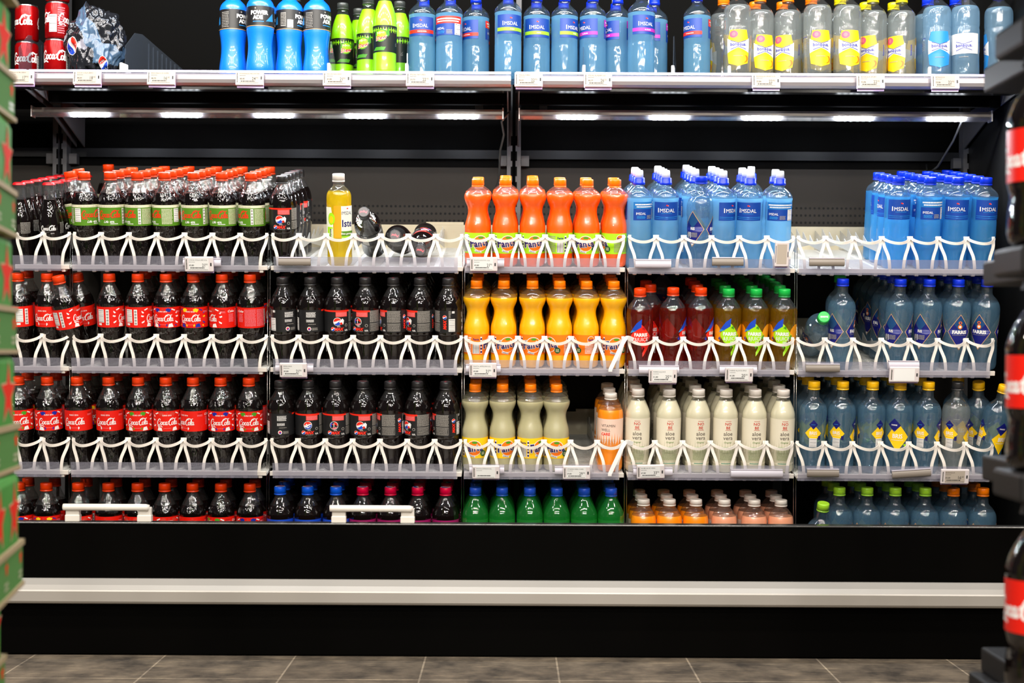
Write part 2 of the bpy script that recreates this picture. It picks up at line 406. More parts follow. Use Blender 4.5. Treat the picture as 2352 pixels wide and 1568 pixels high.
# LED bars under the shelf
LED = mat('led_white', (1, 1, 1), .3, emit=(.88, .94, 1.0), es=1900.0)
LENS = clear('led_lens', (.9, .9, .92), (.7, .7, .75), .25, gloss=.2)
HOUS = mat('lamp_housing', (.30, .27, .24), .4, metal=.4)
def ledbar(px0, px1, label, groups):
    Y = .38; x0 = (px0-1176)*(Y-CAMY)/F; x1 = (px1-1176)*(Y-CAMY)/F; z = 1.312
    l = empty('lamp_bar', Matrix.Translation(((x0+x1)/2, Y, z)), label, 'lamp', 'LED bars under the top shelf'); inv = l.matrix_world.inverted()
    def part(n, bm, m):
        bmesh.ops.transform(bm, matrix=inv, verts=bm.verts); return link(n, mesh_of(n, bm, m), l)
    bm = bmesh.new(); extrude_profile(bm, [(Y-.012, z+.010), (Y+.012, z+.014), (Y+.014, z-.006), (Y-.004, z-.010), (Y-.013, z-.002)], x0, x1); part('housing', bm, HOUS)
    bm = bmesh.new(); extrude_profile(bm, [(Y-.0135, z-.003), (Y-.004, z-.011), (Y-.008, z-.0145), (Y-.0165, z-.007)], x0, x1); part('lens', bm, LENS)
    bm = bmesh.new()
    n = groups; L = x1-x0
    for g in range(n):
        c = x0 + L*(g+.62)/(n + .1)
        for k in range(6):
            x = c + (k-2.5)*.0155
            v = [bm.verts.new(p) for p in ((x-.0034, Y-.0150, z-.0095), (x-.0034, Y-.0105, z-.0140), (x+.0034, Y-.0105, z-.0140), (x+.0034, Y-.0150, z-.0095))]; bm.faces.new(v)
        part('led_cluster', bm, LED); bm = bmesh.new()
    bm = bmesh.new(); box(bm, x0-.003, x0, Y-.016, Y+.014, z-.014, z+.014); box(bm, x1, x1+.003, Y-.016, Y+.014, z-.014, z+.014); part('end_cap', bm, ALU)
    for x in (x0+.06, x1-.06): bm = bmesh.new(); box(bm, x-.01, x+.01, Y-.004, Y+.010, z+.010, z+.021); part('hanger', bm, STEELG)
ledbar(75, 1151, 'left LED light bar glowing under the top shelf', 5)
ledbar(1191, 2270, 'right LED light bar glowing under the top shelf', 5)
bm = bmesh.new(); tube(bm, [(-.012, .39, 1.318), (-.030, .42, 1.30), (-.024, .45, 1.27), (-.034, .52, 1.24), (-.038, .60, 1.17), (-.06, .64, 1.12)], .003)
tag(link('power_cable', mesh_of('power_cable', bm, mat('cable_black', (.03, .03, .03), .4), True)), 'thin black cable hanging from the light bar beside the centre post', 'cable')
bm = bmesh.new(); tube(bm, [(1.16, .39, 1.318), (1.15, .45, 1.26), (1.125, .50, 1.20), (1.115, .56, 1.185), (1.13, .62, 1.22)], .003)
tag(link('power_cable', mesh_of('power_cable', bm, mat('cable_black', (0,0,0)), True)), 'thin black cable looping down at the right post', 'cable')
# ------------------------------------------------------------------ bottle shapes: (height mm, radius mm)
SEG = 28
PROF = {
 'cola': [(0,21),(1.5,25),(5,29.5),(12,31),(30,31),(45,30),(60,28.6),(72,29),(84,31.4),(94,32.4),(97,32.4),(147,32.4),(152,32.6),(159,31.6),(168,28.6),(177,24.6),(185,20.4),(193,16.4),(200,13.6),(203,13.2),(206,15),(208,15),(209,12.8)],
 'pepsi': [(0,20),(1.5,25),(5,29.5),(14,31),(34,29.6),(58,29.4),(72,30.6),(82,32.2),(88,32.4),(142,32.4),(148,32.6),(155,31.8),(163,29.6),(171,26.2),(179,21.8),(187,17.2),(193,14),(197,13.2),(200,15),(202,15),(203,12.8)],
 'glass': [(0,24),(3,26.5),(10,27),(30,26),(50,24.6),(62,25.4),(80,28.2),(95,29.2),(108,28.4),(122,25.4),(136,21.2),(150,17.2),(162,14.6),(175,13.4),(186,13),(189,14.4),(193,14.4),(195,12.6),(198,12.6)],
 'fanta': [(0,22),(2,27),(8,31),(20,32.2),(34,32.4),(82,32.4),(94,32.6),(104,31.4),(114,28.6),(126,25.4),(137,24.4),(147,26.2),(156,30.4),(164,33.2),(169,33.7),(175,32.8),(181,29),(187,22),(191,16),(193,13.8),(195,15),(197,15),(198,12.8)],
 'imsport': [(0,24),(2,28),(6,31.2),(14,32.4),(100,32.4),(114,32),(116,32.2),(162,32.2),(166,33),(171,33),(178,31),(187,24),(193,16),(196,13.2),(200,13),(202,14.6),(204,14.6),(205,12.8)],
 'imstd': [(0,23),(2,27),(6,30),(14,30.6),(112,30.6),(120,30.2),(122,30.4),(170,30.4),(174,31),(179,30.8),(187,27.4),(194,20),(199,14),(202,13.2),(205,14.8),(207,14.8),(208,12.8)],
 'farris': [(0,22),(2,27),(7,31),(16,32.4),(50,32.2),(60,31.2),(70,30.8),(100,31.2),(130,33),(145,33.6),(156,32.8),(166,29.4),(175,23.6),(181,17.6),(186,14.2),(192,13.6),(203,13.4),(205,15),(207,15),(208,12.8)],
 'juice': [(0,22),(2,27),(7,31),(16,32.4),(30,32.6),(44,31.2),(58,30.2),(90,31.0),(110,32.4),(130,33),(140,32.8),(148,31),(156,27),(164,21),(170,16.4),(174,14),(177,15.2),(179,15.2),(180,12.8)],
 'aloe': [(0,24),(2,27.5),(7,29.4),(14,29.8),(24,29),(28,29.8),(142,29.8),(150,29.9),(158,28.4),(168,25),(178,21),(187,17),(192,15),(195,15.8),(197,15.8),(198,14)],
 'vit': [(0,24),(2,28),(7,30.6),(14,31.2),(60,31.2),(62,30.6),(68,31.2),(140,31.2),(152,31),(162,29.2),(171,25.4),(179,19.6),(184,15),(187,14),(190,15.4),(192,15.4),(193,13)],
 'tea': [(0,22),(2,26),(7,29.6),(16,30.4),(30,30),(58,29.6),(62,30.2),(150,30.2),(168,30.2),(176,28.8),(184,24.4),(190,18.6),(195,14.4),(202,13.6),(205,15),(207,15),(208,13)],
 'power': [(0,25),(2,30),(8,33.6),(20,34.6),(34,33.4),(52,31),(74,29.8),(96,31.4),(110,33.6),(118,34.2),(168,34.2),(176,33.6),(186,29),(194,21),(200,16),(206,15.4),(214,15.4),(216,13)],
 'dew': [(0,20),(2,25),(6,28.6),(14,29.4),(30,28.8),(100,28.8),(104,30),(118,30.2),(136,29.2),(155,26.4),(172,21.4),(186,16.4),(194,13.8),(198,13.4),(201,15),(203,15),(204,13)],
 'sportL': [(0,26),(2,31),(6,34.6),(14,35.4),(76,35.4),(84,35),(86,35.2),(152,35.2),(157,36),(163,36),(171,33),(180,25),(187,17),(192,14),(197,13.4),(199,15),(201,15),(202,13)],
 'bona': [(0,26),(2,31),(7,34.8),(16,35.6),(60,35),(66,35.8),(120,35.8),(126,35),(132,35.8),(160,35.8),(168,35.2),(176,32.6),(184,27),(191,20),(196,15.4),(199,13.8),(202,13.4),(204,15),(206,15),(207,13)],
 'big': [(0,30),(3,37),(10,43.5),(25,45.6),(50,44.4),(70,41.5),(82,43.5),(90,45.5),(165,45.5),(172,46),(186,43.5),(202,37),(218,28),(232,18.5),(240,14.6),(246,14),(248,16),(250,16),(251,13)],
}
def prof_fun(key):
    P = PROF[key]
    def r(z):
        if z <= P[0][0]: return P[0][1]
        for a, b in zip(P, P[1:]):
            if a[0] <= z <= b[0]: return a[1] + (b[1]-a[1])*(z-a[0])/(b[0]-a[0])
        return P[-1][1]
    return r
def sample_prof(key):
    P = PROF[key]; out = []
    for i in range(len(P)-1):
        a, b = P[i], P[i+1]; straight = (b[0]-a[0] > 24) or (b[0]-a[0] < 3)
        n = 1 if straight else 2
        m0 = P[max(i-1, 0)]; m3 = P[min(i+2, len(P)-1)]
        for k in range(n):
            t = k/n
            if n == 1: out.append(a)
            else:
                s1 = (b[1]-m0[1])/(b[0]-m0[0]); s2 = (m3[1]-a[1])/(m3[0]-a[0]); h = b[0]-a[0]
                h00, h10, h01, h11 = 2*t**3-3*t*t+1, t**3-2*t*t+t, -2*t**3+3*t*t, t**3-t*t
                out.append((a[0]+h*t, h00*a[1]+h10*h*s1+h01*b[1]+h11*h*s2))
    out.append(P[-1]); return out
def revolve(bm, pr, mi_of, seg=SEG, cap0=True, cap1=False, mod=None):
    rings = []
    for z, r in pr:
        ring = []
        for k in range(seg):
            a = 2*pi*k/seg; rr = r*(1 + (mod(z, a) if mod else 0))
            ring.append(bm.verts.new((rr*sin(a)/1000, -rr*cos(a)/1000, z/1000)))
        rings.append(ring)
    for i, (A, B) in enumerate(zip(rings, rings[1:])):
        mi = mi_of((pr[i][0]+pr[i+1][0])/2)
        for k in range(seg):
            f = bm.faces.new((A[k], A[(k+1) % seg], B[(k+1) % seg], B[k])); f.material_index = mi; f.smooth = True
    if cap0: f = bm.faces.new(rings[0][::-1]); f.material_index = mi_of(pr[0][0])
    if cap1: f = bm.faces.new(rings[-1]); f.material_index = mi_of(pr[-1][0])
def body_mesh(key, fill, m_liq, m_top, mod=None, seg=SEG):
    pr = sample_prof(key); bm = bmesh.new(); rf = prof_fun(key)
    if fill:
        out = []
        for a, b in zip(pr, pr[1:]):
            out.append(a)
            if a[0] < fill < b[0]: out.append((fill, rf(fill)))
        out.append(pr[-1]); pr = out
        revolve(bm, pr, lambda z: 0 if z < fill else 1, mod=mod, seg=seg)
        if m_liq is not m_top:
            r = rf(fill) - 0.3
            f = bm.faces.new([bm.verts.new((r*sin(2*pi*k/seg)/1000, -r*cos(2*pi*k/seg)/1000, fill/1000)) for k in range(seg)]); f.material_index = 0
    else: revolve(bm, pr, lambda z: 0, mod=mod, seg=seg)
    return mesh_of(key+'_body', bm, [m_liq, m_top])

def cap_mesh(name, m, z0, h=18, r=15.0, ribs=True, art=None, taper=0.6, m2=None):
    bm = bmesh.new(); seg = 40
    pr = [(z0, r-.2), (z0, r), (z0+3.0, r), (z0+3.1, r-.5), (z0+3.7, r-.5), (z0+3.8, r-0.1), (z0+h-1.8, r-taper), (z0+h-.6, r-taper-.5), (z0+h, r-taper-1.8)]
    revolve(bm, pr, lambda z: 0, seg=seg, cap0=True, cap1=True,
            mod=(lambda z, a: (0.018 if (int(a/(2*pi)*seg+.5) % 2) else 0) if z > z0+4 and z < z0+h-1.5 else 0) if ribs else None)
    me = mesh_of(name, bm, [m] + ([m2] if m2 else []))
    return me
def crown_mesh(name, m, z0):
    bm = bmesh.new(); seg = 42
    revolve(bm, [(z0, 15.6), (z0+1, 15.2), (z0+4, 14.2), (z0+5.2, 13.4), (z0+6, 11)], lambda z: 0, seg=seg, cap0=True, cap1=True,
            mod=lambda z, a: (0.05 if (int(a/(2*pi)*seg+.5) % 2) else -0.01) if z < z0+2 else 0)
    return mesh_of(name, bm, [m])
def sport_cap(name, m, mw, z0, hb=17, ht=19):
    """blue collar with a white drinking spout under a clear lid"""
    bm = bmesh.new()
    revolve(bm, [(z0, 14.4), (z0, 15), (z0+hb*.35, 15), (z0+hb*.4, 14.2), (z0+hb*.9, 14), (z0+hb, 12.6)], lambda z: 0, cap1=True)
    revolve(bm, [(z0+hb, 10.6), (z0+hb+ht*.75, 9.8), (z0+hb+ht*.95, 9.2), (z0+hb+ht, 7.6)], lambda z: 1, cap1=True)
    return mesh_of(name, bm, [m, mw])

# ------------------------------------------------------------------ label artwork
RED = mat('cola_red', lin(222, 24, 8), 0.38); WHITE = mat('print_white', (0.86, 0.84, 0.82), 0.4)
NAVY = mat('print_navy', lin(20, 22, 96), 0.4); BLUE = mat('print_blue', lin(20, 70, 190), 0.4)
ROYAL = mat('print_royal', lin(22, 40, 150), 0.4); SKY = mat('print_sky', lin(40, 140, 215), 0.4)
YEL = mat('print_yellow', lin(252, 205, 20), 0.4); ORG = mat('print_orange', lin(250, 120, 10), 0.4)
GRN = mat('print_green', lin(70, 150, 30), 0.4); DGRN = mat('print_dark_green', lin(25, 90, 35), 0.4)
LIME = mat('print_lime', lin(165, 225, 25), 0.4); OLIVE = mat('print_leaf_green', lin(82, 132, 26), 0.4)
CREAM = mat('print_cream', lin(225, 222, 190), 0.4); BLK = mat('print_black', (0.012, 0.012, 0.013), 0.35)
GRY = mat('print_grey', lin(150, 145, 138), 0.45); SCAR = mat('print_scarlet', lin(240, 40, 20), 0.4)
MAG = mat('print_magenta', lin(150, 20, 90), 0.4); GOLD = mat('print_gold', lin(200, 160, 110), 0.35)
PINK = mat('print_pink', lin(240, 120, 130), 0.4); AQUA = mat('print_aqua', lin(30, 110, 180), 0.4)
PURP = mat('print_violet', lin(180, 40, 170), 0.4); MINT = mat('print_lime_bar', lin(150, 205, 40), 0.4)
TEXTRED = mat('print_brick_red', lin(205, 60, 45), 0.4); TAUPE = mat('print_taupe', lin(95, 85, 78), 0.45)

SCRIPT = [
 [(10.2,12.6,.7),(9.2,15.6,.9),(6.6,15.6,1.2),(3.6,11.5,1.3),(2.0,6.2,1.3),(2.8,2.0,1.2),(5.8,1.0,1),(9.0,3.4,.7),(10.4,5.4,.5)],
 [(9.0,11.0,.6),(8.0,9.6,.9),(9.6,9.8,.6)],
 [(13.6,8.6,1),(11.4,7.6,1.1),(10.6,4.0,1.2),(11.8,1.4,1.1),(13.8,2.2,1),(15.0,5.4,1),(14.6,8.0,1),(13.4,8.6,.9),(15.6,7.6,.5),(17.0,7.8,.5)],
 [(20.2,7.4,.8),(19.0,8.8,1),(17.2,7.0,1.2),(16.6,3.6,1.2),(17.8,1.4,1.1),(20.0,2.6,.6),(21.4,4.6,.5)],
 [(25.2,7.6,.9),(23.4,8.8,1),(21.8,6.6,1.2),(21.4,3.2,1.2),(22.6,1.4,1),(24.4,3.2,.8),(25.8,8.4,1.2),(25.0,3.4,1.1),(25.6,1.4,1),(27.4,2.6,.5),(28.4,4.2,.4)],
 [(27.6,8.6,1.1),(29.8,9.4,1.1)],
 [(38.4,12.4,.6),(37.4,15.4,.9),(34.8,15.8,1.2),(31.8,11.4,1.3),(30.0,5.8,1.3),(31.0,1.6,1.2),(34.0,.6,1),(36.8,3.0,.7),(37.8,5.0,.5)],
 [(33.6,11.2,.5),(35.2,14.4,1),(38.4,17.2,1.2),(42.0,16.0,1.2),(46.0,15.6,1),(48.6,17.4,.5)],
 [(39.6,8.4,1),(37.4,7.4,1.1),(36.8,3.8,1.2),(38.0,1.2,1.1),(40.0,2.0,1),(41.2,5.2,1),(40.6,7.8,.9),(39.6,8.4,.8)],
 [(42.0,3.4,.6),(44.6,9.6,1.2),(45.0,13.2,1),(43.8,12.4,1),(42.6,6.6,1.2),(42.4,2.2,1.1),(43.8,1.2,1),(45.4,3.0,.5)],
 [(49.2,7.8,.9),(47.4,8.8,1),(45.8,6.6,1.2),(45.4,3.2,1.2),(46.6,1.4,1),(48.4,3.2,.8),(49.8,8.6,1.2),(49.0,3.4,1.1),(49.8,1.4,1),(51.6,3.0,.4)],
 [(4.4,.8,1),(2.6,-1.4,1.2),(4.8,-2.8,1.2),(9.0,-1.4,1.2),(12.6,-2.8,1),(15.0,-4.2,.5)],
]
def script(A, x, y, h, m, layer=2, w=1.25):
    """flowing two-word cola script, h mm tall, centred at x, baseline y"""
    k = h/17.0
    for s in SCRIPT: A.stroke([(x + (p[0]-26)*k, y + p[1]*k, p[2]) for p in s], w*k*1.25, m, layer, sub=4)

def globe(A, cx, cy, r, layer=2, rot=0.35):
    A.circ(cx, cy, r*1.08, WHITE, layer)
    def seg(f, g, m):
        top = []; bot = []
        for k in range(13):
            t = -1 + 2*k/12; x = r*t; c = sqrt(max(0, 1-t*t))*r
            lo = max(-c, min(c, f(t)*r)); hi = max(-c, min(c, g(t)*r)); top.append((x, hi)); bot.append((x, lo))
        P = top + bot[::-1]; out = []
        for x, y in P:
            q = (cx + x*cos(rot)-y*sin(rot), cy + x*sin(rot)+y*cos(rot))
            if not out or (abs(q[0]-out[-1][0]) + abs(q[1]-out[-1][1])) > 1e-4: out.append(q)
        if abs(out[0][0]-out[-1][0]) + abs(out[0][1]-out[-1][1]) < 1e-4: out.pop()
        A.poly(out, m, layer+1)
    seg(lambda t: 0.22 - 0.22*t + 0.1*sin(3*t), lambda t: 2, SCAR)
    seg(lambda t: -2, lambda t: -0.22 - 0.10*t + 0.16*sin(2.4*t), BLUE)

def lab(key, z0, z1, art, R=None, us=4.0, vs_=None, bg=None, span=None, name='label', off=0.35):
    """finish an Art as a label wrapped on bottle shape key"""
    R = R or prof_fun(key)((z0+z1)/2); RNOM[0] = R
    if bg is not None:
        hw = pi*R if span is None else span/2
        art.items.insert(0, ([(-hw, z0), (hw, z0), (hw, z1), (-hw, z1)], [(0,1,2,3)], art.mi(bg), 0))
    return art.build(name, cyl_map(prof_fun(key), off=off), us=us, vs_=vs_)
def at_deg(R, deg): return R*radians(deg)

def cola_label(style):
    A = Art(); z0 = 97; R = 32.4; c = 121
    script(A, 0, z0+15, 17, WHITE)
    A.text('EURO 2016', 0, z0+38, 4.4, WHITE, 2, bold=.02); A.circ(0, z0+44.4, 2.4, TEXTRED, 2, ry=1.6)
    cols = {'plain': None, 'blue': (ROYAL, WHITE), 'yellow': (YEL, ROYAL), 'green': (GRN, WHITE), 'white': (TEXTRED, WHITE)}[style]
    A.lines(-8, z0+6.6, 8, z0+8.4, 1, PINK)
    if cols is None:
        for s in (-1, 1): A.poly([(s*10, z0+11), (s*13, z0+8), (s*10, z0+3), (s*9, z0+7)], WHITE, 2)
    else:
        a, b = cols
        for s in (-1, 1):
            A.poly([(s*7, z0+45), (s*13, z0+48), (s*21, z0+45), (s*17, z0+38), (s*9, z0+40)], a, 1)
            A.poly([(s*22, z0+47), (s*31, z0+43), (s*29, z0+41), (s*21, z0+44.5)], b, 1)
            A.poly([(s*12, z0+1), (s*25, z0+2), (s*22, z0+11), (s*14, z0+9)], b, 1)
            A.poly([(s*8.6, z0+2), (s*11, z0+6), (s*10, z0+10), (s*7, z0+6)], a, 1)
            A.poly([(s*31, z0+36), (s*37, z0+41), (s*37, z0+37), (s*34, z0+34)], b, 1)
            A.poly([(s*31, z0+28), (s*38, z0+30), (s*39, z0+27), (s*34, z0+25)], a if style == 'yellow' else b, 1)
            A.poly([(s*30, z0+17), (s*38, z0+13), (s*37, z0+10), (s*32, z0+12)], b, 1)
            A.poly([(s*28, z0+6), (s*34, z0+3), (s*33, z0+8)], a, 1)
    # side and back of the wrap: nutrition strip, barcode, small print
    A.rect(at_deg(R,-98), z0+6, at_deg(R,-84), z0+44, PAPER, 1)
    for k in range(5): A.circ(at_deg(R,-91), z0+10+k*7.2, 2.6, GRY, 2)
    A.barcode(at_deg(R,-136), z0+12, at_deg(R,-106), z0+44); A.rect(at_deg(R,-134), z0+5, at_deg(R,-118), z0+10, PAPER, 2)
    A.lines(at_deg(R,-180), z0+4, at_deg(R,-141), z0+46, 14, PINK)
    A.lines(at_deg(R,128), z0+4, at_deg(R,176), z0+46, 14, PINK)
    A.text('Coke', at_deg(R,108), z0+38, 8, WHITE, 2, bold=.02, shear=.3); A.lines(at_deg(R,96), z0+14, at_deg(R,120), z0+35, 7, PINK)
    A.text('Classic', at_deg(R,70), z0+42, 4, BLK, 2); A.lines(at_deg(R,58), z0+36, at_deg(R,82), z0+41, 2, PINK)
    return lab('cola', z0, 147, A, bg=RED)
def life_label():
    A = Art(); z0 = 97; R = 32.4
    for d in (0, 180):
        u = at_deg(R, d); script(A, u, z0+19, 18, SCAR, w=1.35)
        A.text('Life', u-8, z0+7, 8, WHITE, 2, shear=.4, bold=.02); A.text('45%', u+6, z0+7, 6.4, WHITE, 2, bold=.03); A.lines(u+2, z0+3, u+20, z0+6, 1, WHITE)
    A.rect(-pi*R, z0+44, pi*R, 147.4, CREAM, 1)
    A.text('NOW 45% LESS SUGAR AND CALORIES', 0, z0+45.4, 3.8, GRY, 2); A.text('LESS SUGAR AND CALORIES', at_deg(R,150), z0+45.4, 3.8, GRY, 2)
    A.barcode(at_deg(R,-78), z0+9, at_deg(R,-50), z0+42)
    A.rect(at_deg(R,56), z0+4, at_deg(R,68), z0+42, PAPER, 1)
    for k in range(5): A.circ(at_deg(R,62), z0+8+k*7.4, 2.4, GRY, 2)
    A.lines(at_deg(R,72), z0+4, at_deg(R,118), z0+42, 12, CREAM)
    A.lines(at_deg(R,-130), z0+4, at_deg(R,-84), z0+42, 12, CREAM)
    return lab('cola', z0, 147, A, bg=OLIVE)
def pepsi_label(style, key='pepsi'):
    A = Art(); z0 = 88; R = 32.4
    A.rect(at_deg(R,-70), z0+50, at_deg(R,55), z0+54, SCAR, 2)
    A.rect(-4, z0+38, 25, z0+51, mat('print_salmon_red', lin(228, 82, 70), .4), 1); A.lines(-2, z0+39.5, 23, z0+48, 3, PINK)
    cy = z0+26
    A.circ(0, cy, 10.2, WHITE, 1)
    if style == 'smile':
        globe(A, 0, cy, 9.2, 2); A.circ(-3, cy+2.4, 1.6, WHITE, 4); A.circ(3.4, cy+2.4, 1.6, WHITE, 4)
        A.stroke([(-6, cy-1.6), (0, cy-5.6), (6, cy-1.6)], 1.8, WHITE, 4)
    elif style == 'ball':
        A.circ(0, cy, 9.2, BLK, 2)
        for k in range(3): A.stroke([(7*cos(k*2.1+a), cy+7*sin(k*2.1+a)) for a in (0, .5, 1.0, 1.5)], 3.4, (SCAR, BLUE, PINK)[k], 3)
        A.stroke([(-6, cy+3), (6, cy+3)], 1.6, SCAR, 3); A.stroke([(0, cy-4), (0, cy+6)], 1.6, WHITE, 3)
    elif style == 'blow':
        globe(A, 0, cy, 9.2, 2); A.poly([(4, cy-2), (14, cy-7), (16, cy+3), (12, cy+8), (8, cy+3)], PAPER, 4); A.circ(9, cy-4.4, 3, SCAR, 5)
    globe(A, -11, z0+8, 4.6, 2, .5); A.text('PEPSI', 3, z0+13, 3.4, WHITE, 2); A.text('MAX', 4, z0+4.5, 9.4, SCAR, 2, bold=.06, shear=.25, sx=1.0); A.lines(-5, z0+1.4, 14, z0+3.4, 1, GRY)
    A.circ(22, z0+17, 3.6, GRY, 1); A.circ(22, z0+17, 2.4, BLK, 2); A.text('0,5L', 22, z0+3, 5, WHITE, 2, bold=.03)
    A.lines(at_deg(R,54), z0+24, at_deg(R,112), z0+53, 13, GRY, fill=.7)
    A.rect(at_deg(R,54), z0+3, at_deg(R,112), z0+22, GRY, 1); A.rect(at_deg(R,55.5), z0+4.4, at_deg(R,110.5), z0+20.6, BLK, 2); A.lines(at_deg(R,58), z0+5, at_deg(R,108), z0+20, 7, GRY, layer=3)
    globe(A, at_deg(R,135), z0+38, 4.8, 2); A.text('MAX', at_deg(R,135)+3.8, z0+20, 10, SCAR, 2, bold=.06, shear=.2, rot=90)
    A.barcode(at_deg(R,152), z0+3, at_deg(R,180), z0+34); A.lines(at_deg(R,152), z0+36, at_deg(R,162), z0+54, 7, GRY); A.lines(at_deg(R,166), z0+46, at_deg(R,178), z0+52, 1, WHITE, fill=.9)
    A.lines(at_deg(R,-140), z0+36, at_deg(R,-100), z0+49, 6, WHITE); A.lines(at_deg(R,-140), z0+24, at_deg(R,-108), z0+31, 3, WHITE); A.lines(at_deg(R,-132), z0+18, at_deg(R,-100), z0+20.5, 1, GRY)
    A.circ(at_deg(R,-128), z0+8, 5, WHITE, 1); A.circ(at_deg(R,-128), z0+8, 3.4, SCAR, 2); A.circ(at_deg(R,-127), z0+7, 2, BLUE, 3); A.lines(at_deg(R,-116), z0+4, at_deg(R,-92), z0+11, 3, GRY)
    return lab(key, z0, 142, A, bg=BLK)
def small_wrap(key, z0, z1, bg, name='label', logo=True, extra=None):
    A = Art(); R = prof_fun(key)((z0+z1)/2)
    for d in (0, 180):
        u = at_deg(R, d)
        if logo: globe(A, u, z0+(z1-z0)*.5, 12, 2)
        A.lines(u+17, z0+6, u+34, z1-6, 6, WHITE)
        A.text('pepsi', at_deg(R, d+60), (z0+z1)/2, 8, WHITE, 2, bold=.03, rot=90)
    return lab(key, z0, z1, A, bg=bg)
def word_arc(A, s, x, y, size, m, layer, bold, grow=0.0, sx=.92, tilt=8):
    """rounded display word rising to the right, letter by letter"""
    n = len(s); wd = size*.50*sx; tot = wd*n
    for i, ch in enumerate(s):
        big = size*(1.18 if i == 0 else 1.0) + grow
        px = x - tot/2 + wd*(i+.5); t = (i-(n-1)/2)/n
        A.text(ch, px, y + 3.0*t + (2.0 if ch == 't' else 0), big, m, layer, bold=bold, rot=tilt + 8*t, sx=sx)
def fanta_label(bg, badge=True, word=True, name='EXOTIC'):
    A = Art(); z0 = 34; R = 32.4
    dark = mat('print_indigo', lin(34, 16, 96), .4)
    def logo(u, k=1.0):
        A.circ(u+1, z0+25*1, 19.4*k, WHITE, 1); A.circ(u+1, z0+25, 18*k, ORG, 2)
        A.circ(u+2, z0+39, 7*k, GRN, 3, ry=3*k)
        word_arc(A, 'Fanta', u, z0+17, 23*k, WHITE, 4, .075, sx=.84); word_arc(A, 'Fanta', u, z0+17, 23*k, dark, 5, .03, sx=.84)
        A.poly([(u-13*k, z0+5), (u+3, z0+1.6), (u+3, z0+6), (u-13*k, z0+9.4)], WHITE, 4); A.text(name, u-5, z0+4, 3.6, dark, 5, rot=-12, bold=.02)
    logo(0); A.circ(at_deg(R,41), z0+12, 7.2, DGRN, 6); A.lines(at_deg(R,34), z0+8, at_deg(R,48), z0+16, 3, CREAM, layer=7)
    A.barcode(at_deg(R,-92), z0+3, at_deg(R,-62), z0+31, False)
    A.rect(at_deg(R,-58), z0+3, at_deg(R,-50), z0+44, PAPER, 1)
    for k in range(5): A.circ(at_deg(R,-54), z0+7+k*8, 2.4, dark, 2)
    A.text('Fanta', at_deg(R,-77), z0+36, 7, dark, 2, bold=.03)
    A.lines(at_deg(R,70), z0+4, at_deg(R,150), z0+30, 7, WHITE if bg is ORG else GRY)
    A.circ(at_deg(R,96), z0+38, 9, WHITE, 1); A.circ(at_deg(R,96), z0+38, 8, ORG, 2); A.text('Fanta', at_deg(R,96), z0+36, 7, dark, 3, bold=.04)
    A.lines(at_deg(R,-170), z0+4, at_deg(R,-98), z0+44, 10, WHITE if bg is ORG else GRY)
    return lab('fanta', z0, 84, A, bg=bg)
def ims_label(key, z0, z1, bar=None, sz=13, span=130, back=True):
    A = Art(); R = prof_fun(key)((z0+z1)/2); h = z1-z0
    A.rect(at_deg(R,-62), z0, at_deg(R,62), z1, mat('water_label_blue', lin(14, 62, 150), .4), 1)
    A.rect(-22.5*sz/13, z0+h*.43, -20.3*sz/13, z0+h*.44 + sz*.80, WHITE, 3); A.text('MSDAL', 1.6*sz/13, z0+h*.44, sz*1.0, WHITE, 3, sx=.94)
    A.circ(0, z0+h*.82, 2.4, SCAR, 3, ry=1.6); A.circ(2.8, z0+h*.80, 1.4, PINK, 3, ry=1.2)
    if bar is None:
        A.lines(-14, z0+h*.36, 14, z0+h*.40, 1, SKY); A.stroke([(at_deg(R,-58), z0+h*.20), (0, z0+h*.17), (at_deg(R,58), z0+h*.20)], .9, SKY, 3); A.stroke([(at_deg(R,-58), z0+h*.11), (0, z0+h*.08), (at_deg(R,58), z0+h*.11)], .7, SKY, 3)
    else: A.rect(at_deg(R,-62), z0+h*.14, at_deg(R,62), z0+h*.32, bar[0], 3); A.text(bar[1], 4, z0+h*.19, 4.6, WHITE, 4)
    if back:
        A.rect(at_deg(R,98), z0, at_deg(R,232), z1, mat('water_label_blue', (0,0,0)), 1)
        A.rect(at_deg(R,98), z0+h*.62, at_deg(R,232), z1, AQUA if bar is None else (bar[0]), 2)
        A.lines(at_deg(R,106), z0+h*.80, at_deg(R,224), z0+h*.90, 1, WHITE, layer=3, fill=.7); A.lines(at_deg(R,112), z0+h*.68, at_deg(R,216), z0+h*.78, 1, WHITE, layer=3, fill=.6)
        A.text('IMSDAL', at_deg(R,132), z0+h*.30, 8.2, WHITE, 3, sx=.9); A.lines(at_deg(R,114), z0+h*.08, at_deg(R,152), z0+h*.24, 3, SKY, layer=3)
        A.lines(at_deg(R,160), z0+h*.06, at_deg(R,186), z0+h*.28, 4, GRY, layer=3)
        A.barcode(at_deg(R,196), z0+1, at_deg(R,226), z0+h*.62)
    return lab(key, z0, z1, A, us=4)
def diamond(A, u, zc, hw, hh, m, layer): A.poly([(u-hw, zc), (u, zc-hh), (u+hw, zc), (u, zc+hh)], m, layer)
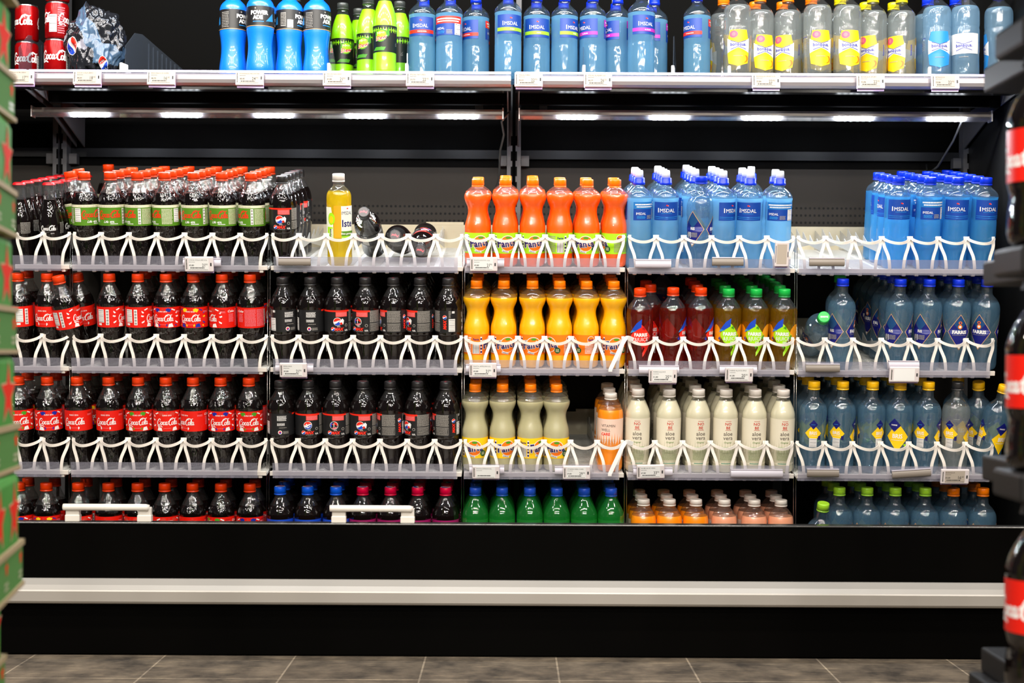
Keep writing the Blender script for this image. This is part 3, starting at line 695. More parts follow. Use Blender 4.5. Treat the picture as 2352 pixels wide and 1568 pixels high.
def farris_label():
    A = Art(); R = 31.5; zc = 96; navy = mat('water_label_navy', lin(18, 24, 110), .35)
    for d in (0, -115, 125):
        u = at_deg(R, d); diamond(A, u, zc, 29, 44, GOLD, 1); diamond(A, u, zc, 27.4, 41.6, navy, 2)
        diamond(A, u, zc+20, 14, 19, mat('print_deep_teal', lin(22, 70, 120), .4), 3)
        if d != -115:
            A.text('FARRIS', u, zc-4, 11.4, WHITE, 4, bold=.045, sx=1.0); A.lines(u-17, zc-8.6, u+17, zc-7, 1, GRY, layer=4)
            A.circ(u, zc+13, 5, ORG, 4, ry=5.6); A.circ(u, zc+13, 3, WHITE, 5); A.circ(u, zc+23, 4, ORG, 4, ry=3.6); A.circ(u, zc+23, 2, navy, 5)
        else:
            A.text('RIS', u, zc-2, 9, WHITE, 4, bold=.03); A.barcode(u-16, zc-22, u-6, zc-8); A.lines(u-4, zc-20, u+12, zc-8, 5, GRY, layer=4)
        A.poly([(u-4, zc-35), (u, zc-41), (u+4, zc-35)], WHITE, 4)
    return lab('farris', zc-44, zc+44, A, us=4, vs_=8, R=31.5)
def bris_label(key='farris', zc=92):
    A = Art(); R = 31.3; navy = mat('water_label_navy', (0,0,0))
    diamond(A, 0, zc, 27, 36, YEL, 1); A.text('BRIS', 0, zc-3, 15, WHITE, 3, bold=.02, sx=.86); A.lines(-15, zc-9, 15, zc-7, 1, WHITE, layer=3)
    A.poly([(14, zc-18), (28, zc-16), (22, zc-28)], LIME, 1)
    diamond(A, -8, zc+29, 15, 17, navy, 2); A.text('FARRIS', -8, zc+28, 4.4, WHITE, 3, bold=.03)
    for d, w_ in ((-112, 20), (118, 20)):
        u = at_deg(R, d); diamond(A, u, zc+8, w_, 23, YEL, 1); A.text('BRIS', u, zc+5, 11.5, WHITE, 3, bold=.02, sx=.86); A.lines(u-10, zc+1, u+10, zc+2.4, 1, WHITE, layer=3)
        diamond(A, u, zc+30, 10, 12, navy, 2); A.lines(u-5, zc+29, u+5, zc+31, 1, SKY, layer=3)
        A.barcode(u-9, zc-26, u+9, zc-4); A.rect(u+12, zc-8, u+18, zc+2, NAVY, 2)
    return lab(key, zc-36, zc+46, A, us=4, vs_=8, R=31.3)
def juice_label(red):
    A = Art(); R = 31.5; zc = 84; c1 = SCAR if red else LIME; c2 = mat('print_crimson', lin(190, 14, 30), .4) if red else GRN
    for d in ((0, 128) if red else (0,)):
        u = at_deg(R, d)
        A.poly([(u-26, zc+2), (u-2, zc+34), (u+6, zc+26), (u+24, zc+2), (u+4, zc-24), (u-14, zc-16)], c1, 1)
        A.poly([(u-28, zc+8), (u-10, zc+34), (u+2, zc+44), (u+1, zc+24), (u-14, zc+14)], BLUE, 2); A.poly([(u-28, zc+8), (u-22, zc+16), (u-12, zc+14)], SKY, 3)
        A.poly([(u-30, zc-8), (u-25, zc-2), (u-24, zc-12)], ROYAL, 2)
        A.poly([(u+2, zc+20), (u+8, zc+26), (u+10, zc+16)], c2, 2); A.poly([(u+16, zc-2), (u+27, zc+2), (u+20, zc-10)], c2, 2)
        A.poly([(u+2, zc-20), (u+24, zc-20), (u+4, zc-50), (u+4, zc-40), (u+10, zc-28)], c1, 1); A.poly([(u, zc-24), (u+8, zc-24), (u+4, zc-32)], c2, 2)
        A.text('FARRIS', u, zc+1, 11.5, WHITE, 4, bold=.05, sx=.92); A.text('&JUICE', u+1, zc-11, 13, WHITE, 4, bold=.0, sx=.86)
        A.text('BRINGEBÆR' if red else 'EPLE', u+(4 if red else 10), zc-19, 6 if red else 8, WHITE, 4, bold=.01)
    if not red: A.circ(at_deg(R,70), zc+2, 20, mat('print_apple_amber', lin(235, 150, 10), .4), 1, ry=26)
    if not red: A.circ(at_deg(R,-66), zc+2, 14, mat('print_apple_amber', (0,0,0)), 1, ry=24)
    return lab('juice', zc-50, zc+44, A, us=4, vs_=8, R=31.5)
def aloe_label():
    A = Art(); R = 29.8; z0 = 28; z1 = 142; u = 0
    for y in (136, 113): A.rect(-7, y, 7, y+.8, TEXTRED, 2)
    A.text('NO', 0, 126, 10, TEXTRED, 2, bold=.01); A.text('BE', 0, 116, 10, TEXTRED, 2, bold=.01)
    A.text('aloe', 0, 99, 14.5, TAUPE, 2, sx=.92); A.text('vera', 0, 88, 14.5, TAUPE, 2, sx=.92); A.text('Original', 0, 79, 5.8, OLIVE, 2, shear=.2)
    A.rect(-18, 66.6, 18, 68.6, GRN, 2); A.lines(-18, 34, 18, 62, 9, OLIVE, fill=.28); A.rect(-15, 24, 15, 26, mat('print_teal', lin(80, 150, 125), .4), 2)
    for d in (95, -95): A.text('aloe vera', at_deg(R,d), 84, 14, TAUPE, 2, rot=90, sx=.9); A.lines(at_deg(R,d-14), 30, at_deg(R,d+14), 56, 8, GRY)
    return lab('aloe', 22, z1, A, bg=mat('print_cream_label', lin(224, 216, 194), .5))
def vit_label():
    A = Art(); R = 31.2; z0 = 62; z1 = 142
    A.text('VITAMIN', -3, 121, 10, TAUPE, 2, sx=.9); A.text('WELL', -9, 110, 10, TAUPE, 2, sx=.9); A.text('CARE', -9, 99, 10, SCAR, 2, bold=.02, sx=.9)
    A.lines(-24, 70, 16, 90, 5, GRY, fill=.2); A.rect(at_deg(R,90), 66, at_deg(R,170), 138, PAPER, 1); A.lines(at_deg(R,95), 70, at_deg(R,165), 134, 14, GRY)
    return lab('vit', z0, z1, A, bg=mat('print_blush_label', lin(238, 205, 186), .5))
def tea_label():
    A = Art(); R = 30.2; z0 = 62; z1 = 150; tan = mat('print_cream_card', lin(238, 236, 214), .45)
    A.rect(at_deg(R,4), z0+2, at_deg(R,96), z1-3, tan, 1); A.text('IMSDAL', at_deg(R,36), 126, 12, NAVY, 2, sx=.8); A.text('Iste', at_deg(R,36), 97, 24, NAVY, 2, sx=.9, bold=.02)
    A.circ(at_deg(R,36), 141, 2.4, SCAR, 2, ry=1.6)
    A.rect(at_deg(R,4), z0+12, at_deg(R,96), z0+24, OLIVE, 2); A.rect(at_deg(R,4), z0+2, at_deg(R,96), z0+12, MINT, 2)
    A.text('Ekte grønn te', at_deg(R,36), z0+16, 6.4, WHITE, 3, bold=.02); A.text('Naturlig sitron', at_deg(R,36), z0+5, 5.4, WHITE, 3)
    A.poly([(at_deg(R,-100), z0+2), (at_deg(R,-34), z0+2), (at_deg(R,-34), z0+44), (at_deg(R,-44), z1-6), (at_deg(R,-100), z1-6)], tan, 1)
    A.circ(at_deg(R,-44), 116, 10, LIME, 2, ry=15); A.circ(at_deg(R,-44), 114, 6, YEL, 3, ry=9); A.rect(at_deg(R,-70), z0+4, at_deg(R,-36), z0+34, LIME, 2); A.barcode(at_deg(R,-54), z0+3, at_deg(R,-38), z0+30)
    A.rect(at_deg(R,-30), z0+8, at_deg(R,4), z1-2, mat('print_amber_tint', lin(222, 160, 14), .5), 1)
    return lab('tea', z0, z1, A)
def zero_print():
    A = Art(); RNOM[0] = 29
    for d in (0, 180):
        u = at_deg(29, d); script(A, u, 84, 12.5, WHITE, w=1.6, layer=1)
        A.text('zero', u+10, 76, 5, WHITE, 1)
    A.lines(at_deg(29,60), 76, at_deg(29,110), 104, 9, GRY, layer=1); A.lines(at_deg(29,-70), 78, at_deg(29,-60), 96, 5, WHITE, layer=1)
    return A.build('printed_script', cyl_map(prof_fun('glass'), off=.3), us=4, vs_=6)
def power_label():
    A = Art(); R = 34.2; z0 = 118; z1 = 168
    for d in (0, 180):
        u = at_deg(R, d); A.text('POWER', u, z0+29, 13, WHITE, 2, bold=.06, sx=.95); A.text('ADE', u-4, z0+17, 13, WHITE, 2, bold=.06, sx=.95)
        A.poly([(u+16, z0+12), (u+36, z0+34), (u+38, z0+14)], SKY, 2); A.lines(u-16, z0+9, u+12, z0+13, 1, SKY); A.circ(u-10, z0+44, 2, GRY, 2)
    A.rect(at_deg(R,80), z0+8, at_deg(R,104), z0+42, GRY, 1); A.lines(at_deg(R,82), z0+10, at_deg(R,102), z0+40, 8, BLK); A.barcode(at_deg(R,110), z0+4, at_deg(R,134), z0+24)
    A.lines(at_deg(R,-104), z0+4, at_deg(R,-70), z0+44, 10, GRY); A.rect(-pi*R, z0, pi*R, z0+1.6, GOLD, 2)
    return lab('power', z0, z1, A, bg=BLK)
def dew_label():
    A = Art(); R = 29.2; z0 = 56; z1 = 122
    for d in (0, 180):
        u = at_deg(R, d)
        A.poly([(u-24, z0+4), (u+2, z0+26), (u+20, z0+62), (u+22, z0+30), (u+8, z0+4)], GRN, 1)
        A.circ(u, z0+40, 17, GRN, 2, ry=15, rot=.4); A.circ(u, z0+40, 14.6, LIME, 3, ry=12.6, rot=.4)
        A.text('Mtn', u, z0+42, 12, WHITE, 5, bold=.0, shear=.3, rot=12)
        A.text('Dew', u+2, z0+31, 14, WHITE, 5, bold=.07, shear=.3, rot=12); A.text('Dew', u+2, z0+31, 14, SCAR, 6, bold=.02, shear=.3, rot=12)
    A.text('ENERGI', at_deg(R,90), z0+30, 8, GRY, 2, rot=90); A.barcode(at_deg(R,-104), z0+6, at_deg(R,-80), z0+36)
    return lab('dew', z0, z1, A, bg=mat('print_black_green', lin(16, 26, 14), .4))
def bona_label(kind):
    A = Art(); R = 35.6; zc = 78; vio = mat('print_water_indigo', lin(52, 60, 160), .4)
    top, bot = {'yellow': (YEL, YEL), 'blue': (SKY, SKY), 'white': (PAPER, PAPER)}[kind]
    us = (0, 150) if kind != 'white' else (0,)
    for d in us:
        u = at_deg(R, d)
        if kind == 'white': A.rect(u-40, zc-20, u+40, zc+30, PAPER, 1)
        else:
            A.poly([(u-27, zc+14), (u-22, zc+36), (u+22, zc+36), (u+27, zc+14), (u, zc+2)], top, 2)
            if kind == 'yellow': A.circ(u-12, zc+25, 11, mat('print_rosy', lin(225, 90, 120), .4), 3, ry=9); A.circ(u-12, zc+25, 5, PINK, 4)
            A.poly([(u-30, zc-20), (u, zc-8), (u+30, zc-20), (u+26, zc-46), (u, zc-54), (u-26, zc-46)], bot, 2)
            if kind == 'yellow': A.circ(u+18, zc-36, 10, ORG, 3, ry=8, rot=.8); A.circ(u+13, zc-36, 9, YEL, 4, ry=8, rot=.8)
            A.poly([(u-30, zc+16), (u, zc+3), (u+30, zc+16), (u+30, zc-20), (u, zc-9), (u-30, zc-20)], PAPER, 1)
        A.stroke([(u-20, zc+10), (u, zc+3), (u+20, zc+10)], 1.2, vio, 5, sub=1); A.stroke([(u-20, zc-12), (u, zc-5.6), (u+20, zc-12)], 1.2, vio, 5, sub=1)
        A.text('bonaqua.', u, zc-3.4 + (0), 11.4, vio, 5, bold=.02); A.lines(u-12, zc-30, u+12, zc-27, 1, GRY, layer=5)
    A.text('bonaqua', at_deg(R,78), zc, 8, vio, 1, rot=90, bold=.02)
    A.stroke([(at_deg(R,-104), zc+22), (at_deg(R,-62), zc+22)], 1.4, vio, 1, sub=1); A.stroke([(at_deg(R,-104), zc+22), (at_deg(R,-104), zc+14)], 1.2, vio, 1, sub=1)
    A.lines(at_deg(R,-98), zc-8, at_deg(R,-64), zc+18, 6, GRY, layer=1, fill=.3)
    return lab('bona', zc-54, zc+36, A, us=4, vs_=12, R=35.6)
def big_label():
    A = Art(); R = 45.5
    for d in (-62, 58): script(A, at_deg(R, d), 110, 30, WHITE, w=1.8)
    A.lines(at_deg(R,-10), 96, at_deg(R,8), 150, 8, PINK)
    return lab('big', 90, 164, A, bg=RED)
def cherry_print():
    return None

def cap_art(me, draws, z):
    """print on top of a closure: join flat art at height z into the closure's mesh"""
    A = Art(); draws(A)
    m2 = A.build('capart', lambda u, v, l: (u/1000, v/1000, (z + .15 + .12*l)/1000), us=None, smooth=False)
    bm = bmesh.new(); bm.from_mesh(me); n0 = len(me.materials); k = len(bm.faces)
    bm.from_mesh(m2); bm.faces.ensure_lookup_table()
    for f in bm.faces[k:]: f.material_index += n0
    bm.to_mesh(me); bm.free()
    for m in m2.materials: me.materials.append(m)
    bpy.data.meshes.remove(m2)
    return me
# ------------------------------------------------------------------ drink and plastic materials
PET = clear('clear_bottle_plastic', (.93, .93, .92), (.75, .75, .73), .04, gloss=.12, rough=.03, bump=(130, .8, (1, 1, .5)))
PETS = clear('clear_smooth_plastic', (.94, .95, .95), (.8, .8, .8), .03, gloss=.09, rough=.03, bump=(60, .4))
COLA = liquid('dark_cola', (.004, .0022, .0018), .03, bump=(130, .8, (1, 1, .5)), spec=1.0)
COLAS = liquid('dark_cola_smooth', (.005, .003, .0028), .05, bump=(120, .12), spec=.8)
BLUEW = clear('blue_tinted_water', (.84, .96, 1.0), (.34, .72, 1.0), .60, gloss=.06, bump=(30, 1.0, (1, 1, .6)), glow=.7, refr=.15)
BLUEWD = clear('bright_blue_water', (.72, .90, 1.0), (.13, .58, 1.0), .56, gloss=.06, bump=(30, 1.0, (1, 1, .6)), glow=.7, refr=.15)
STEEL = clear('steel_blue_water', (.80, .91, .97), (.32, .60, .84), .30, gloss=.10, bump=(36, .7), glow=.65, refr=.2)
CLEARW = clear('clear_water', (.95, .97, .97), (.80, .86, .85), .26, gloss=.06, bump=(30, 1.0, (1, 1, .6)), glow=.65, refr=.2)
ICEW = clear('pale_blue_water', (.88, .96, 1.0), (.50, .78, 1.0), .42, gloss=.06, bump=(30, 1.0, (1, 1, .6)), glow=.65, refr=.15)
FEX = liquid('blood_orange_soda', lin(244, 92, 0), .2, sss=.15, bump=(110, .35))
FOR = liquid('orange_soda', lin(246, 178, 0), .2, sss=.15, bump=(110, .35))
FLE = liquid('cloudy_lemon_soda', lin(176, 170, 132), .2, sss=.15, bump=(110, .35))
VOR = liquid('orange_vitamin_drink', lin(250, 142, 8), .2, sss=.15, bump=(60, .1))
VPK = liquid('pink_vitamin_drink', lin(232, 158, 122), .2, sss=.2)
ALO = liquid('aloe_drink', lin(208, 202, 174), .2, sss=.1)
PWB = liquid('bright_blue_sports_drink', lin(8, 130, 248), .15, sss=.2)
DEWM = liquid('neon_lime_soda', lin(150, 236, 0), .15, sss=.25)
TEA = clear('amber_tea', (.92, .78, .12), (.84, .62, .03), .42, gloss=.07, glow=.7, bump=(50, .2), refr=.15)
JRED = clear('raspberry_juice_water', (.86, .25, .16), (.50, .05, .03), .28, gloss=.06, glow=.7, bump=(50, .4), refr=.15)
JGRN = clear('apple_juice_water', (.92, .72, .14), (.66, .38, .02), .28, gloss=.06, glow=.7, bump=(50, .4), refr=.15)
LEMG = clear('green_bottle_plastic', (.12, .82, .26), (.06, .64, .14), .38, gloss=.10, glow=.7, bump=(60, .1))
LEMD = clear('green_bottle_filled', (.16, .90, .28), (.09, .74, .16), .55, gloss=.07, glow=.7, bump=(60, .2))
PETB = clear('bottle_plastic_steel_tint', (.72, .84, .90), (.4, .5, .6), .08, gloss=.09, bump=(80, .2))
CR = mat('cap_red', lin(240, 62, 4), .34, spec=.5); CBK = mat('cap_black', (.018, .017, .018), .3, spec=.6)
CWH = mat('cap_white', lin(222, 214, 205), .35); COR = mat('cap_orange', lin(252, 125, 0), .3); CBL = mat('cap_blue', lin(18, 30, 205), .3)
CPB = mat('cap_bright_blue', lin(10, 92, 228), .3); CMG = mat('cap_crimson', lin(222, 0, 62), .3); CGR = mat('cap_green', lin(22, 178, 70), .3)
CYE = mat('cap_yellow', lin(250, 190, 10), .3); CLI = mat('cap_lime', lin(160, 214, 50), .3); CCR = mat('crown_red', lin(205, 24, 32), .35)
CLB = mat('cap_deep_blue', lin(34, 82, 200), .3); CSP = mat('spout_white', (.82, .84, .88), .25); CMB = mat('cap_marine', lin(6, 48, 214), .3)
CDEW = mat('cap_smoky', (.05, .055, .05), .3)

BODY = {}
def body(key, fill, liq, top, mod=None, tagname=''):
    k = (key, fill, liq.name, top.name)
    if k not in BODY: BODY[k] = body_mesh(key, fill, liq, top, mod)
    return BODY[k]
dash = lambda m, s=1.0: (lambda A: (A.lines(-8*s, -3, 8*s, 3, 2, m, layer=1, fill=.6)))
CAPS = {
 'red': cap_mesh('cap', CR, 205, 20, ribs=False), 'redj': cap_mesh('cap', CR, 178, 20),
 'black': cap_art(cap_mesh('cap', CBK, 199, 19), lambda A: (A.circ(0, 0, 12.2, mat('cap_top_grey', (.12, .11, .115), .35), 0), A.text('Pepsi', 0, -2.5, 8.5, PINK, 1, bold=.03, shear=.2)), 218),
 'crown': crown_mesh('cap', CCR, 193), 'orange': cap_mesh('cap', COR, 194, 19, ribs=False),
 'sport': sport_cap('cap', CMB, CSP, 201, 17, 18), 'bluestd': cap_mesh('cap', CMB, 204, 19),
 'bluef': cap_mesh('cap', CMB, 204, 18), 'yellow': cap_mesh('cap', CYE, 204, 20), 'lime': cap_mesh('cap', CLI, 204, 20), 'orangef': cap_mesh('cap', COR, 204, 20),
 'greenj': cap_mesh('cap', CGR, 176, 20), 'greenf': cap_art(cap_mesh('cap', CGR, 204, 18), lambda A: A.text('FARRIS', 0, -2, 6, WHITE, 1, bold=.03), 222), 'blackf': cap_mesh('cap', CBK, 204, 20),
 'white': cap_art(cap_mesh('cap', CWH, 195, 20, r=15.8, ribs=False, taper=.3), lambda A: A.text('NOBE', 0, -2, 6.4, TEXTRED, 1), 215),
 'whitev': cap_mesh('cap', CWH, 189, 17, r=15.6), 'whitet': cap_mesh('cap', CWH, 204, 20, r=15.2),
 'pblue': cap_art(cap_mesh('cap', CPB, 199, 20), lambda A: (A.circ(0, 0, 12.2, WHITE, 0), globe(A, 0, 0, 10.4, 1, .2)), 219),
 'pcherry': cap_art(cap_mesh('cap', CMG, 199, 20), lambda A: (A.circ(0, 0, 12.2, WHITE, 0), globe(A, 0, 0, 10.4, 1, -.3)), 219),
 'blue7': cap_mesh('cap', CLB, 199, 20), 'power': cap_mesh('cap', CDEW, 212, 20, r=17), 'dew': cap_mesh('cap', CDEW, 200, 18),
 'sportL': sport_cap('cap', CMB, CSP, 197, 20, 20), 'bonaO': cap_mesh('cap', COR, 202, 20, r=15.6), 'bonaY': cap_mesh('cap', mat('cap_sun_yellow', lin(235, 215, 10), .3), 202, 20, r=15.6), 'bonaB': cap_mesh('cap', CMB, 202, 20, r=15.6),
 'big': cap_mesh('cap', CR, 246, 18, r=16),
}
flute = lambda z, a: (.012*cos(10*a) if 8 < z < 60 else 0.0)
LABELS = {}
def L_(k, f, *a, **kw):
    if k not in LABELS: LABELS[k] = f(*a, **kw)
    return LABELS[k]
KIND = {}   # kind: (object name, body mesh fn, cap key, {style: label fn}, short description, diameter mm)
def kind(k, name, bodyargs, cap, labels, desc, dia, cat='bottle'):
    KIND[k] = dict(name=name, body=bodyargs, cap=cap, labels=labels, desc=desc, dia=dia/1000, cat=cat)
kind('coke', 'cola_bottle', ('cola', 174, COLA, PET), 'red', {s: (lambda s=s: L_('coke'+s, cola_label, s)) for s in ('plain', 'blue', 'yellow', 'green', 'white')}, 'red-labelled cola bottle', 66)
kind('life', 'cola_bottle', ('cola', 176, COLA, PET), 'red', {'': lambda: L_('life', life_label)}, 'green-labelled cola bottle', 66)
kind('zero', 'glass_cola_bottle', ('glass', 158, COLAS, PETS), 'crown', {'': lambda: L_('zero', zero_print)}, 'small glass cola bottle', 60)
kind('max', 'cola_bottle', ('pepsi', 174, COLAS, PETS), 'black', {s: (lambda s=s: L_('max'+s, pepsi_label, s)) for s in ('smile', 'ball', 'blow')}, 'black-labelled cola bottle', 65.5)
kind('cherrymax', 'cola_bottle', ('pepsi', 174, COLAS, PETS), 'black', {'': lambda: L_('maxsmile', pepsi_label, 'smile')}, 'tipped black cola bottle', 66)
kind('pblue', 'cola_bottle', ('pepsi', 174, COLAS, PETS), 'pblue', {'': lambda: L_('pblue', small_wrap, 'pepsi', 88, 142, BLUE)}, 'blue-labelled cola bottle', 66)
kind('pcherry', 'cola_bottle', ('pepsi', 174, COLAS, PETS), 'pcherry', {'': lambda: L_('pch', small_wrap, 'pepsi', 88, 142, MAG)}, 'magenta-labelled cola bottle', 66)
kind('lemon7', 'lemonade_bottle', ('pepsi', 144, LEMD, LEMG), 'blue7', {'': lambda: L_('l7', small_wrap, 'pepsi', 84, 124, ROYAL)}, 'green lemonade bottle', 66)
kind('fex', 'soda_bottle', ('fanta', 179, FEX, PETS), 'orange', {'': lambda: L_('fex', fanta_label, LIME)}, 'blood-orange soda bottle', 67)
kind('for', 'soda_bottle', ('fanta', 173, FOR, PETS), 'orange', {'': lambda: L_('for', fanta_label, ORG, name='APPELSIN')}, 'yellow-orange soda bottle', 67)
kind('fle', 'soda_bottle', ('fanta', 173, FLE, PETS), 'orange', {'': lambda: L_('fle', fanta_label, YEL, name='SITRON')}, 'cloudy lemon soda bottle', 67)
kind('tea', 'iced_tea_bottle', ('tea', 182, TEA, PETS), 'whitet', {'': lambda: L_('tea', tea_label)}, 'amber iced tea bottle', 62)
kind('ims', 'water_bottle', ('imsport', 170, BLUEW, PETB), 'sport', {'': lambda: L_('ims', ims_label, 'imsport', 117, 161)}, 'blue-labelled sport water bottle', 65)
kind('imn', 'water_bottle', ('imstd', 176, BLUEWD, PETB), 'bluestd', {'': lambda: L_('imn', ims_label, 'imstd', 122, 170)}, 'blue-capped still water bottle', 62)
kind('far', 'water_bottle', ('farris', 168, STEEL, PETB), 'bluef', {'': lambda: L_('far', farris_label)}, 'diamond-label sparkling water bottle', 66.5)
kind('farg', 'water_bottle', ('farris', 168, STEEL, PETB), 'greenf', {'': lambda: L_('far', farris_label)}, 'green-capped sparkling water bottle', 66.5)
kind('bris', 'water_bottle', ('farris', 168, STEEL, PETB), 'yellow', {'': lambda: L_('bris', bris_label)}, 'yellow-capped flavoured water bottle', 66.5)
kind('brisl', 'water_bottle', ('farris', 168, STEEL, PETB), 'lime', {'': lambda: L_('far', farris_label)}, 'lime-capped flavoured water bottle', 66.5)
kind('briso', 'water_bottle', ('farris', 168, STEEL, PETB), 'orangef', {'': lambda: L_('far', farris_label)}, 'orange-capped flavoured water bottle', 66.5)
kind('blk', 'water_bottle', ('farris', 168, CLEARW, PETS), 'blackf', {'': lambda: L_('bris', bris_label)}, 'black-capped water bottle', 66.5)
kind('jred', 'juice_bottle', ('juice', 150, JRED, PETB), 'redj', {'': lambda: L_('jr', juice_label, True)}, 'red-capped raspberry juice bottle', 66)
kind('jgrn', 'juice_bottle', ('juice', 150, JGRN, PETB), 'greenj', {'': lambda: L_('jg', juice_label, False)}, 'green-capped apple juice bottle', 66)
kind('aloe', 'aloe_drink_bottle', ('aloe', 186, ALO, PETS), 'white', {'': lambda: L_('al', aloe_label)}, 'white-capped aloe drink bottle', 63)
kind('vor', 'vitamin_drink_bottle', ('vit', 164, VOR, PETS), 'whitev', {'': lambda: L_('vi', vit_label)}, 'orange vitamin drink bottle', 64)
kind('vpk', 'vitamin_drink_bottle', ('vit', 164, VPK, PETS), 'whitev', {'': lambda: L_('vi', vit_label)}, 'pink vitamin drink bottle', 64)
kind('pow', 'sports_drink_bottle', ('power', 200, PWB, PETS), 'power', {'': lambda: L_('pw', power_label)}, 'blue sports drink bottle', 71)
kind('dew', 'soda_bottle', ('dew', 186, DEWM, PETS), 'dew', {'': lambda: L_('dw', dew_label)}, 'neon lime soda bottle', 62)
kind('isR', 'water_bottle', ('sportL', 158, BLUEW, PETB), 'sportL', {'': lambda: L_('isR', ims_label, 'sportL', 102, 149, (SCAR, 'MANDARIN'), 12.5)}, 'red-banded blue water bottle', 73)
kind('isG', 'water_bottle', ('sportL', 158, BLUEW, PETB), 'sportL', {'': lambda: L_('isG', ims_label, 'sportL', 102, 149, (MINT, 'PÆRE'), 12.5)}, 'lime-banded blue water bottle', 73)
kind('isM', 'water_bottle', ('sportL', 158, BLUEW, PETB), 'sportL', {'': lambda: L_('isM', ims_label, 'sportL', 102, 149, (PURP, 'BLÅBÆR'), 12.5)}, 'violet-banded blue water bottle', 73)
kind('boO', 'water_bottle', ('bona', 178, CLEARW, PETS), 'bonaO', {'': lambda: L_('boY', bona_label, 'yellow')}, 'orange-capped clear water bottle', 74)
kind('boY', 'water_bottle', ('bona', 178, CLEARW, PETS), 'bonaY', {'': lambda: L_('boY', bona_label, 'yellow')}, 'yellow-capped clear water bottle', 74)
kind('boB', 'water_bottle', ('bona', 178, ICEW, PETS), 'bonaB', {'': lambda: L_('boB', bona_label, 'blue')}, 'blue-and-white label water bottle', 74)
kind('boW', 'water_bottle', ('bona', 178, ICEW, PETS), 'bonaB', {'': lambda: L_('boW', bona_label, 'white')}, 'white-labelled water bottle', 74)
kind('big', 'large_cola_bottle', ('big', 215, COLAS, PETS), 'big', {'': lambda: L_('big', big_label)}, 'large cola bottle', 93)

ORD = ['', 'first', 'second', 'third', 'fourth', 'fifth', 'sixth', 'seventh', 'eighth', 'ninth', 'tenth', 'eleventh']
DEEP = ['front', 'second deep', 'third deep', 'fourth deep', 'fifth deep', 'sixth deep', 'seventh deep', 'eighth deep']
SX = {'isR': .94, 'isG': .94, 'isM': .94, 'boO': .965, 'boY': .965, 'boB': .965, 'boW': .965, 'fex': .975, 'for': .975, 'fle': .975, 'ims': .98}
ZS = {'aloe': .945, 'vor': .935, 'vpk': .935}
def put(k, M, label, group=None, style=None):
    """one bottle: an empty at its base with body, cap and label as children"""
    K = KIND[k]; key, fill, liq, top = K['body']
    r = empty(K['name'], M @ Matrix.Diagonal((SX.get(k, 1), SX.get(k, 1), ZS.get(k, 1), 1)), label, K['cat'], group)
    link('body', body(key, fill, liq, top, flute if key == 'cola' else None), r)
    link('cap', CAPS[K['cap']], r)
    st = style if style in K['labels'] else list(K['labels'])[0]
    m = K['labels'][st]()
    link('printed_logo' if k == 'zero' else 'label', m, r)
    return r
RX = lambda a: Matrix.Rotation(a, 4, 'X'); RZ = lambda a: Matrix.Rotation(a, 4, 'Z'); RY = lambda a: Matrix.Rotation(a, 4, 'Y'); TR = Matrix.Translation

# ------------------------------------------------------------------ rows of the gravity-feed trays
FRONT = 0.20                                   # y of the tray fronts
ROWS = {2: (.908, radians(10.5), 'upper tray row'), 3: (.661, radians(10), 'middle tray row'),
        4: (.409, radians(9), 'lower tray row'), 5: (.150, radians(4.5), 'bottom well row')}
used = {}
def column(row, k, px, n, yaw=0, style=None, dx=0.0, gap=0.0015, start=0, skew=0.0):
    """n bottles one behind the other; px is the front bottle's centre in the photo"""
    z0, a, rn = ROWS[row]; K = KIND[k]; R = K['dia']/2
    cid = used.get((row, k), 0) + 1; used[(row, k)] = cid
    x = (px + (4.0 if row == 2 else 2.0 if row == 3 else -2.0 if row == 5 else 0) * 0 - 1176)*(FRONT + R - CAMY)/F
    rnd = random.Random(row*1000 + int(px))
    for i in range(n):
        s = R + .004 + (start+i)*(K['dia'] + gap)
        M = TR((x + dx*i + rnd.uniform(-.0012, .0012)*(i > 0), FRONT, z0)) @ RX(a) @ TR((0, s, 0)) @ RZ(radians(yaw if i == 0 else rnd.uniform(-180, 180)))
        lb = f"{K['desc']}, {DEEP[i+start]} in {ORD[cid] if cid < 12 else cid} column from left, {rn}"
        st = style if i == 0 else (rnd.choice(list(K['labels'])) if len(K['labels']) > 1 else None)
        put(k, M, lb, f"{K['desc']}s in the {rn}", st)
BCOLS = [200, 260, 325, 388, 451, 514, 579]
# upper row
for px, yw in ((52, -45), (120, 3)): column(2, 'zero', px, 6, yw, gap=.002)
for px, yw, n in zip((201, 260.5, 322, 384, 450, 514, 580.5), (45, 4, -45, 125, -8, 165, -52), (1, 4, 5, 5, 5, 5, 5)): column(2, 'life', px, n, yw)
column(2, 'max', 651, 5, -6, 'blow')
for px, yw, n in zip((1096, 1159, 1221.5, 1284, 1346, 1409), (12, 10, 8, 78, -10, -75), (2, 3, 3, 2, 2, 2)): column(2, 'fex', px, n, yw)
for px, yw, n in zip((1463, 1524, 1654, 1716, 1783), (-125, 2, 40, -14, -165), (3, 4, 4, 3, 2)): column(2, 'ims', px, n, yw)
column(2, 'ims', 1598, 4, 60, start=1)
column(2, 'ims', 1748, 1, 10, start=3)
for px, yw, n in zip((2053, 2125, 2188, 2252), (5, -150, -12, 5), (4, 5, 5, 6)): column(2, 'imn', px, n, yw)
